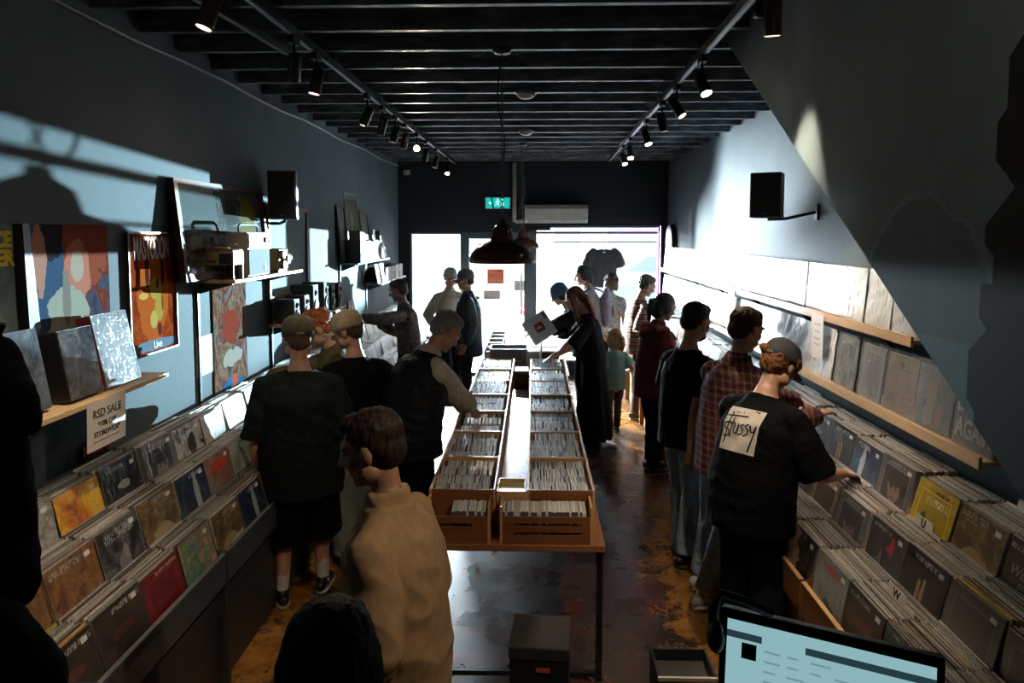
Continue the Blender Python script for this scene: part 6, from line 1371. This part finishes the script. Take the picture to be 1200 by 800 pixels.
# black coat and bag at the left edge
coat_m = M('black_cloth', (.003, .003, .0035), .9, bmp=.3, bs=90, spec=.05)
t = thing('coat_stand', 'thin black stand holding the coat at the left edge', 'coat stand', (-1.58, 2.06, 0))
MB().cyl((0, 0, 0), (0, 0, 2.02), .014).build('pole', blk, t); MB().lathe([(.01, 0), (.15, 0), (.15, .015), (.02, .03)], n=24).build('base', blk, t)
MB().tube([(0, 0, 2.0), (.05, 0, 2.0), (.07, 0, 2.04)], [.01] * 3, n=8).build('hook', blk, t)
b = MB(); b.tube([(-1.63, 2.06, 2.0), (-1.63, 2.06, 1.93), (-1.64, 2.06, 1.6), (-1.65, 2.06, 1.28)], [(.05, .05), (.16, .09), (.18, .11), (.20, .12)], side=(1, 0, 0), n=24, cap='round')
b.tube([(-1.54, 2.06, 1.95), (-1.475, 2.05, 1.84), (-1.455, 2.05, 1.76)], [.055, .055, .05], n=14, cap='round')
tag(remesh(b, 'black_coat', coat_m, .012, 3, cloth(.012, 8, 4)), 'black coat hanging dark at the left edge beside the pine shelf', 'coat')
o = thing('counter', 'low black side counter at the near end of the left rack', 'counter', (-1.72, 1.83, 0)); MB().box(-.36, .36, -.32, .32, 0, .88).build('body', bk, o); MB().box(-.38, .38, -.34, .34, .88, .91).build('top', bk, o, bevel=.003)
b = MB(); b.tube([(-1.5, 1.85, .93), (-1.49, 1.85, 1.1), (-1.53, 1.85, 1.25), (-1.56, 1.85, 1.34)], [(.22, .14), (.24, .15), (.17, .12), (.06, .05)], side=(1, 0, 0), n=22, cap='round')
o = remesh(b, 'black_bag', coat_m, .012, 3, cloth(.012, 7, 9)); tag(o, 'slumped black bag at the bottom left edge before the first bins', 'bag')
# monitor at the counter, lower right
mn = frame((.405, 1.55, 1.487), (.39, -.17, -.012), (0, 0, 1), V((.39, -.17, -.012)).cross(V((0, 0, 1)))); mt = radians(-10)
t = thing('computer_monitor', 'black computer monitor with lit pale blue page, bottom right', 'monitor', (.595, 1.475, 1.16))
tilt = mn @ Matrix.Rotation(mt, 4, 'X'); wd = .418
MB().box(0, wd, -.28, .012, -.03, .0, mat=tilt).build('housing', M('monitor_black', (.01, .01, .011), .28, bmp=0), t, True, bevel=.003)
MB().box(.014, wd - .014, -.262, -.008, 0, .001, mat=tilt).build('screen', M('screen_glow', (.1, .12, .13), .2, emit=(.42, .74, .80), es=.62, bmp=0, var=.03), t, True)
sd = M('screen_dark_bar', (.01, .01, .01), .3, emit=(.03, .07, .09), es=.6, bmp=0, var=0)
MB().box(.014, .085, -.044, -.030, .001, .0014, mat=tilt).build('tab_bar', sd, t, True); MB().box(.17, wd - .014, -.044, -.030, .001, .0014, mat=tilt).build('menu_bar', sd, t, True); MB().box(.045, .075, -.082, -.05, .001, .0014, mat=tilt).build('thumbnail', art('thumb', [(.02, .02, .02), (.3, .3, .28)], [], 60), t, True)
x = MB(); r_ = random.Random(3)
for q in range(9):
    for w_ in range(r_.randint(2, 5)): a = .09 + w_ * .045; x.box(a, a + r_.uniform(.02, .04), -.06 - q * .02, -.056 - q * .02, .001, .0013, mat=tilt)
x.build('page_text', M('page_grey', (.1, .1, .1), .4, emit=(.26, .48, .52), es=.6, bmp=0, var=0), t, True)
MB().cyl((.59, 1.49, 1.06), (.60, 1.50, 1.30), .02).build('stand', blk, t, True); MB().lathe([(.01, 1.06), (.10, 1.06), (.10, 1.072), (.01, 1.075)], (.59, 1.49, 0), n=24).build('base', blk, t, True)
o = thing('counter', 'dark sales counter under the monitor at the bottom right', 'counter', (.72, 1.42, 0)); MB().box(-.42, .42, -.36, .22, 0, 1.03).build('body', bk, o); MB().box(-.44, .44, -.38, .24, 1.03, 1.06).build('top', bk, o, bevel=.003)
t = thing('headphones', 'dark headphones draped over the top left corner of the monitor', 'headphones', (.41, 1.56, 1.49))
b = MB(); b.tube([V((.385, 1.53, 1.44)), V((.385, 1.535, 1.50)), V((.40, 1.54, 1.535)), V((.45, 1.525, 1.525)), V((.50, 1.505, 1.505))], [(.012, .006)] * 5, n=10); b.build('headband', blk, t, True, True)
MB().ell((.386, 1.52, 1.45), (.018, .03, .034)).build('ear_cup', blk, t, True, True)
t = thing('open_crate', 'dark open crate with a pale rim near the monitor', 'crate', (.63, 3.0, 0)); 
for a in ((-.12, -.11, -.12, .12), (.11, .12, -.12, .12), (-.11, .11, -.12, -.11), (-.11, .11, .11, .12)): MB().box(*a, 0, .50).build('side_panel', bk, t)
MB().box(-.125, .125, -.125, -.112, .50, .515).build('rim', M('rim_pale', (.4, .37, .33), .4), t); MB().box(-.108, .108, -.108, .108, .02, .45).build('contents', MATS['box_lid'], t)
# tee on a hanger in the window
t = thing('hanging_shirt', 'black tee hanging from a hanger in the right shop window', 'shirt', (1.08, 11.4, 2.05))
b = MB(); b.tube([(1.08, 11.4, 2.035), (1.08, 11.4, 1.97), (1.08, 11.4, 1.85), (1.08, 11.4, 1.58), (1.08, 11.4, 1.46)], [(.08, .03), (.21, .045), (.20, .05), (.20, .05), (.20, .05)], side=(1, 0, 0), n=26)
for g in (-1, 1): b.tube([(1.08 + g * .13, 11.4, 2.0), (1.08 + g * .20, 11.4, 1.93), (1.08 + g * .255, 11.4, 1.80)], [(.04, .08), (.042, .085), (.04, .08)], side=(0, 1, 0), n=14, cap='round')
remesh(b, 'tee', M('tee_black', (.018, .022, .026), .85), .010, 3, cloth(.008, 9, 2), t)
b = MB(); b.tube([(1.08 - .19, 11.4, 1.965), (1.08, 11.4, 2.06), (1.08 + .19, 11.4, 1.965)], [.006] * 3, n=8); b.tube([(1.08, 11.4, 2.06), (1.08, 11.4, 2.10), (1.10, 11.4, 2.125), (1.08, 11.4, 2.15), (1.065, 11.4, 2.135)], [.004] * 5, n=6); b.build('hanger', blk, t, True, True)
MB().box(1.06, 1.10, 11.36, 11.369, 1.985, 2.005).build('neck_label', M('label_white', (.7, .7, .7), .6, bmp=0), t, True)
b = MB().box(.3, 1.9, 11.393, 11.407, 2.145, 2.16).build('hanging_rod', blk); tag(b, 'thin black rod across the right shop window', 'rod')
EXPO = 0.0
# ================================================================ camera and view
yaw = math.atan(25 / sqrt(870 ** 2 + 64 ** 2)); pit = math.atan(64 / 870)
F_ = V((-sin(yaw) * cos(pit), cos(yaw) * cos(pit), -sin(pit))); R_ = V((cos(yaw), sin(yaw), 0)); U_ = R_.cross(F_)
cd = bpy.data.cameras.new('camera'); cam = bpy.data.objects.new('camera', cd); C.objects.link(cam)
cam.matrix_world = frame((0, 0, 2.3), R_, U_, -F_)
cd.sensor_width = 36; cd.lens = 870 * 36 / 1200; cd.shift_y = -64 / 1200; cd.clip_start = .05
sc = bpy.context.scene; sc.camera = cam
sc.view_settings.view_transform = 'Standard'; sc.view_settings.look = 'None'; sc.view_settings.gamma = 1; sc.view_settings.use_curve_mapping = False
sc.view_settings.exposure = EXPO
cy = sc.cycles; cy.use_denoising = True; cy.denoiser = 'OPENIMAGEDENOISE'; cy.max_bounces = 7; cy.diffuse_bounces = 4; cy.glossy_bounces = 3; cy.transparent_max_bounces = 8
cy.caustics_reflective = False; cy.caustics_refractive = False; cy.sample_clamp_indirect = 6; cy.use_adaptive_sampling = True; cy.adaptive_threshold = .02
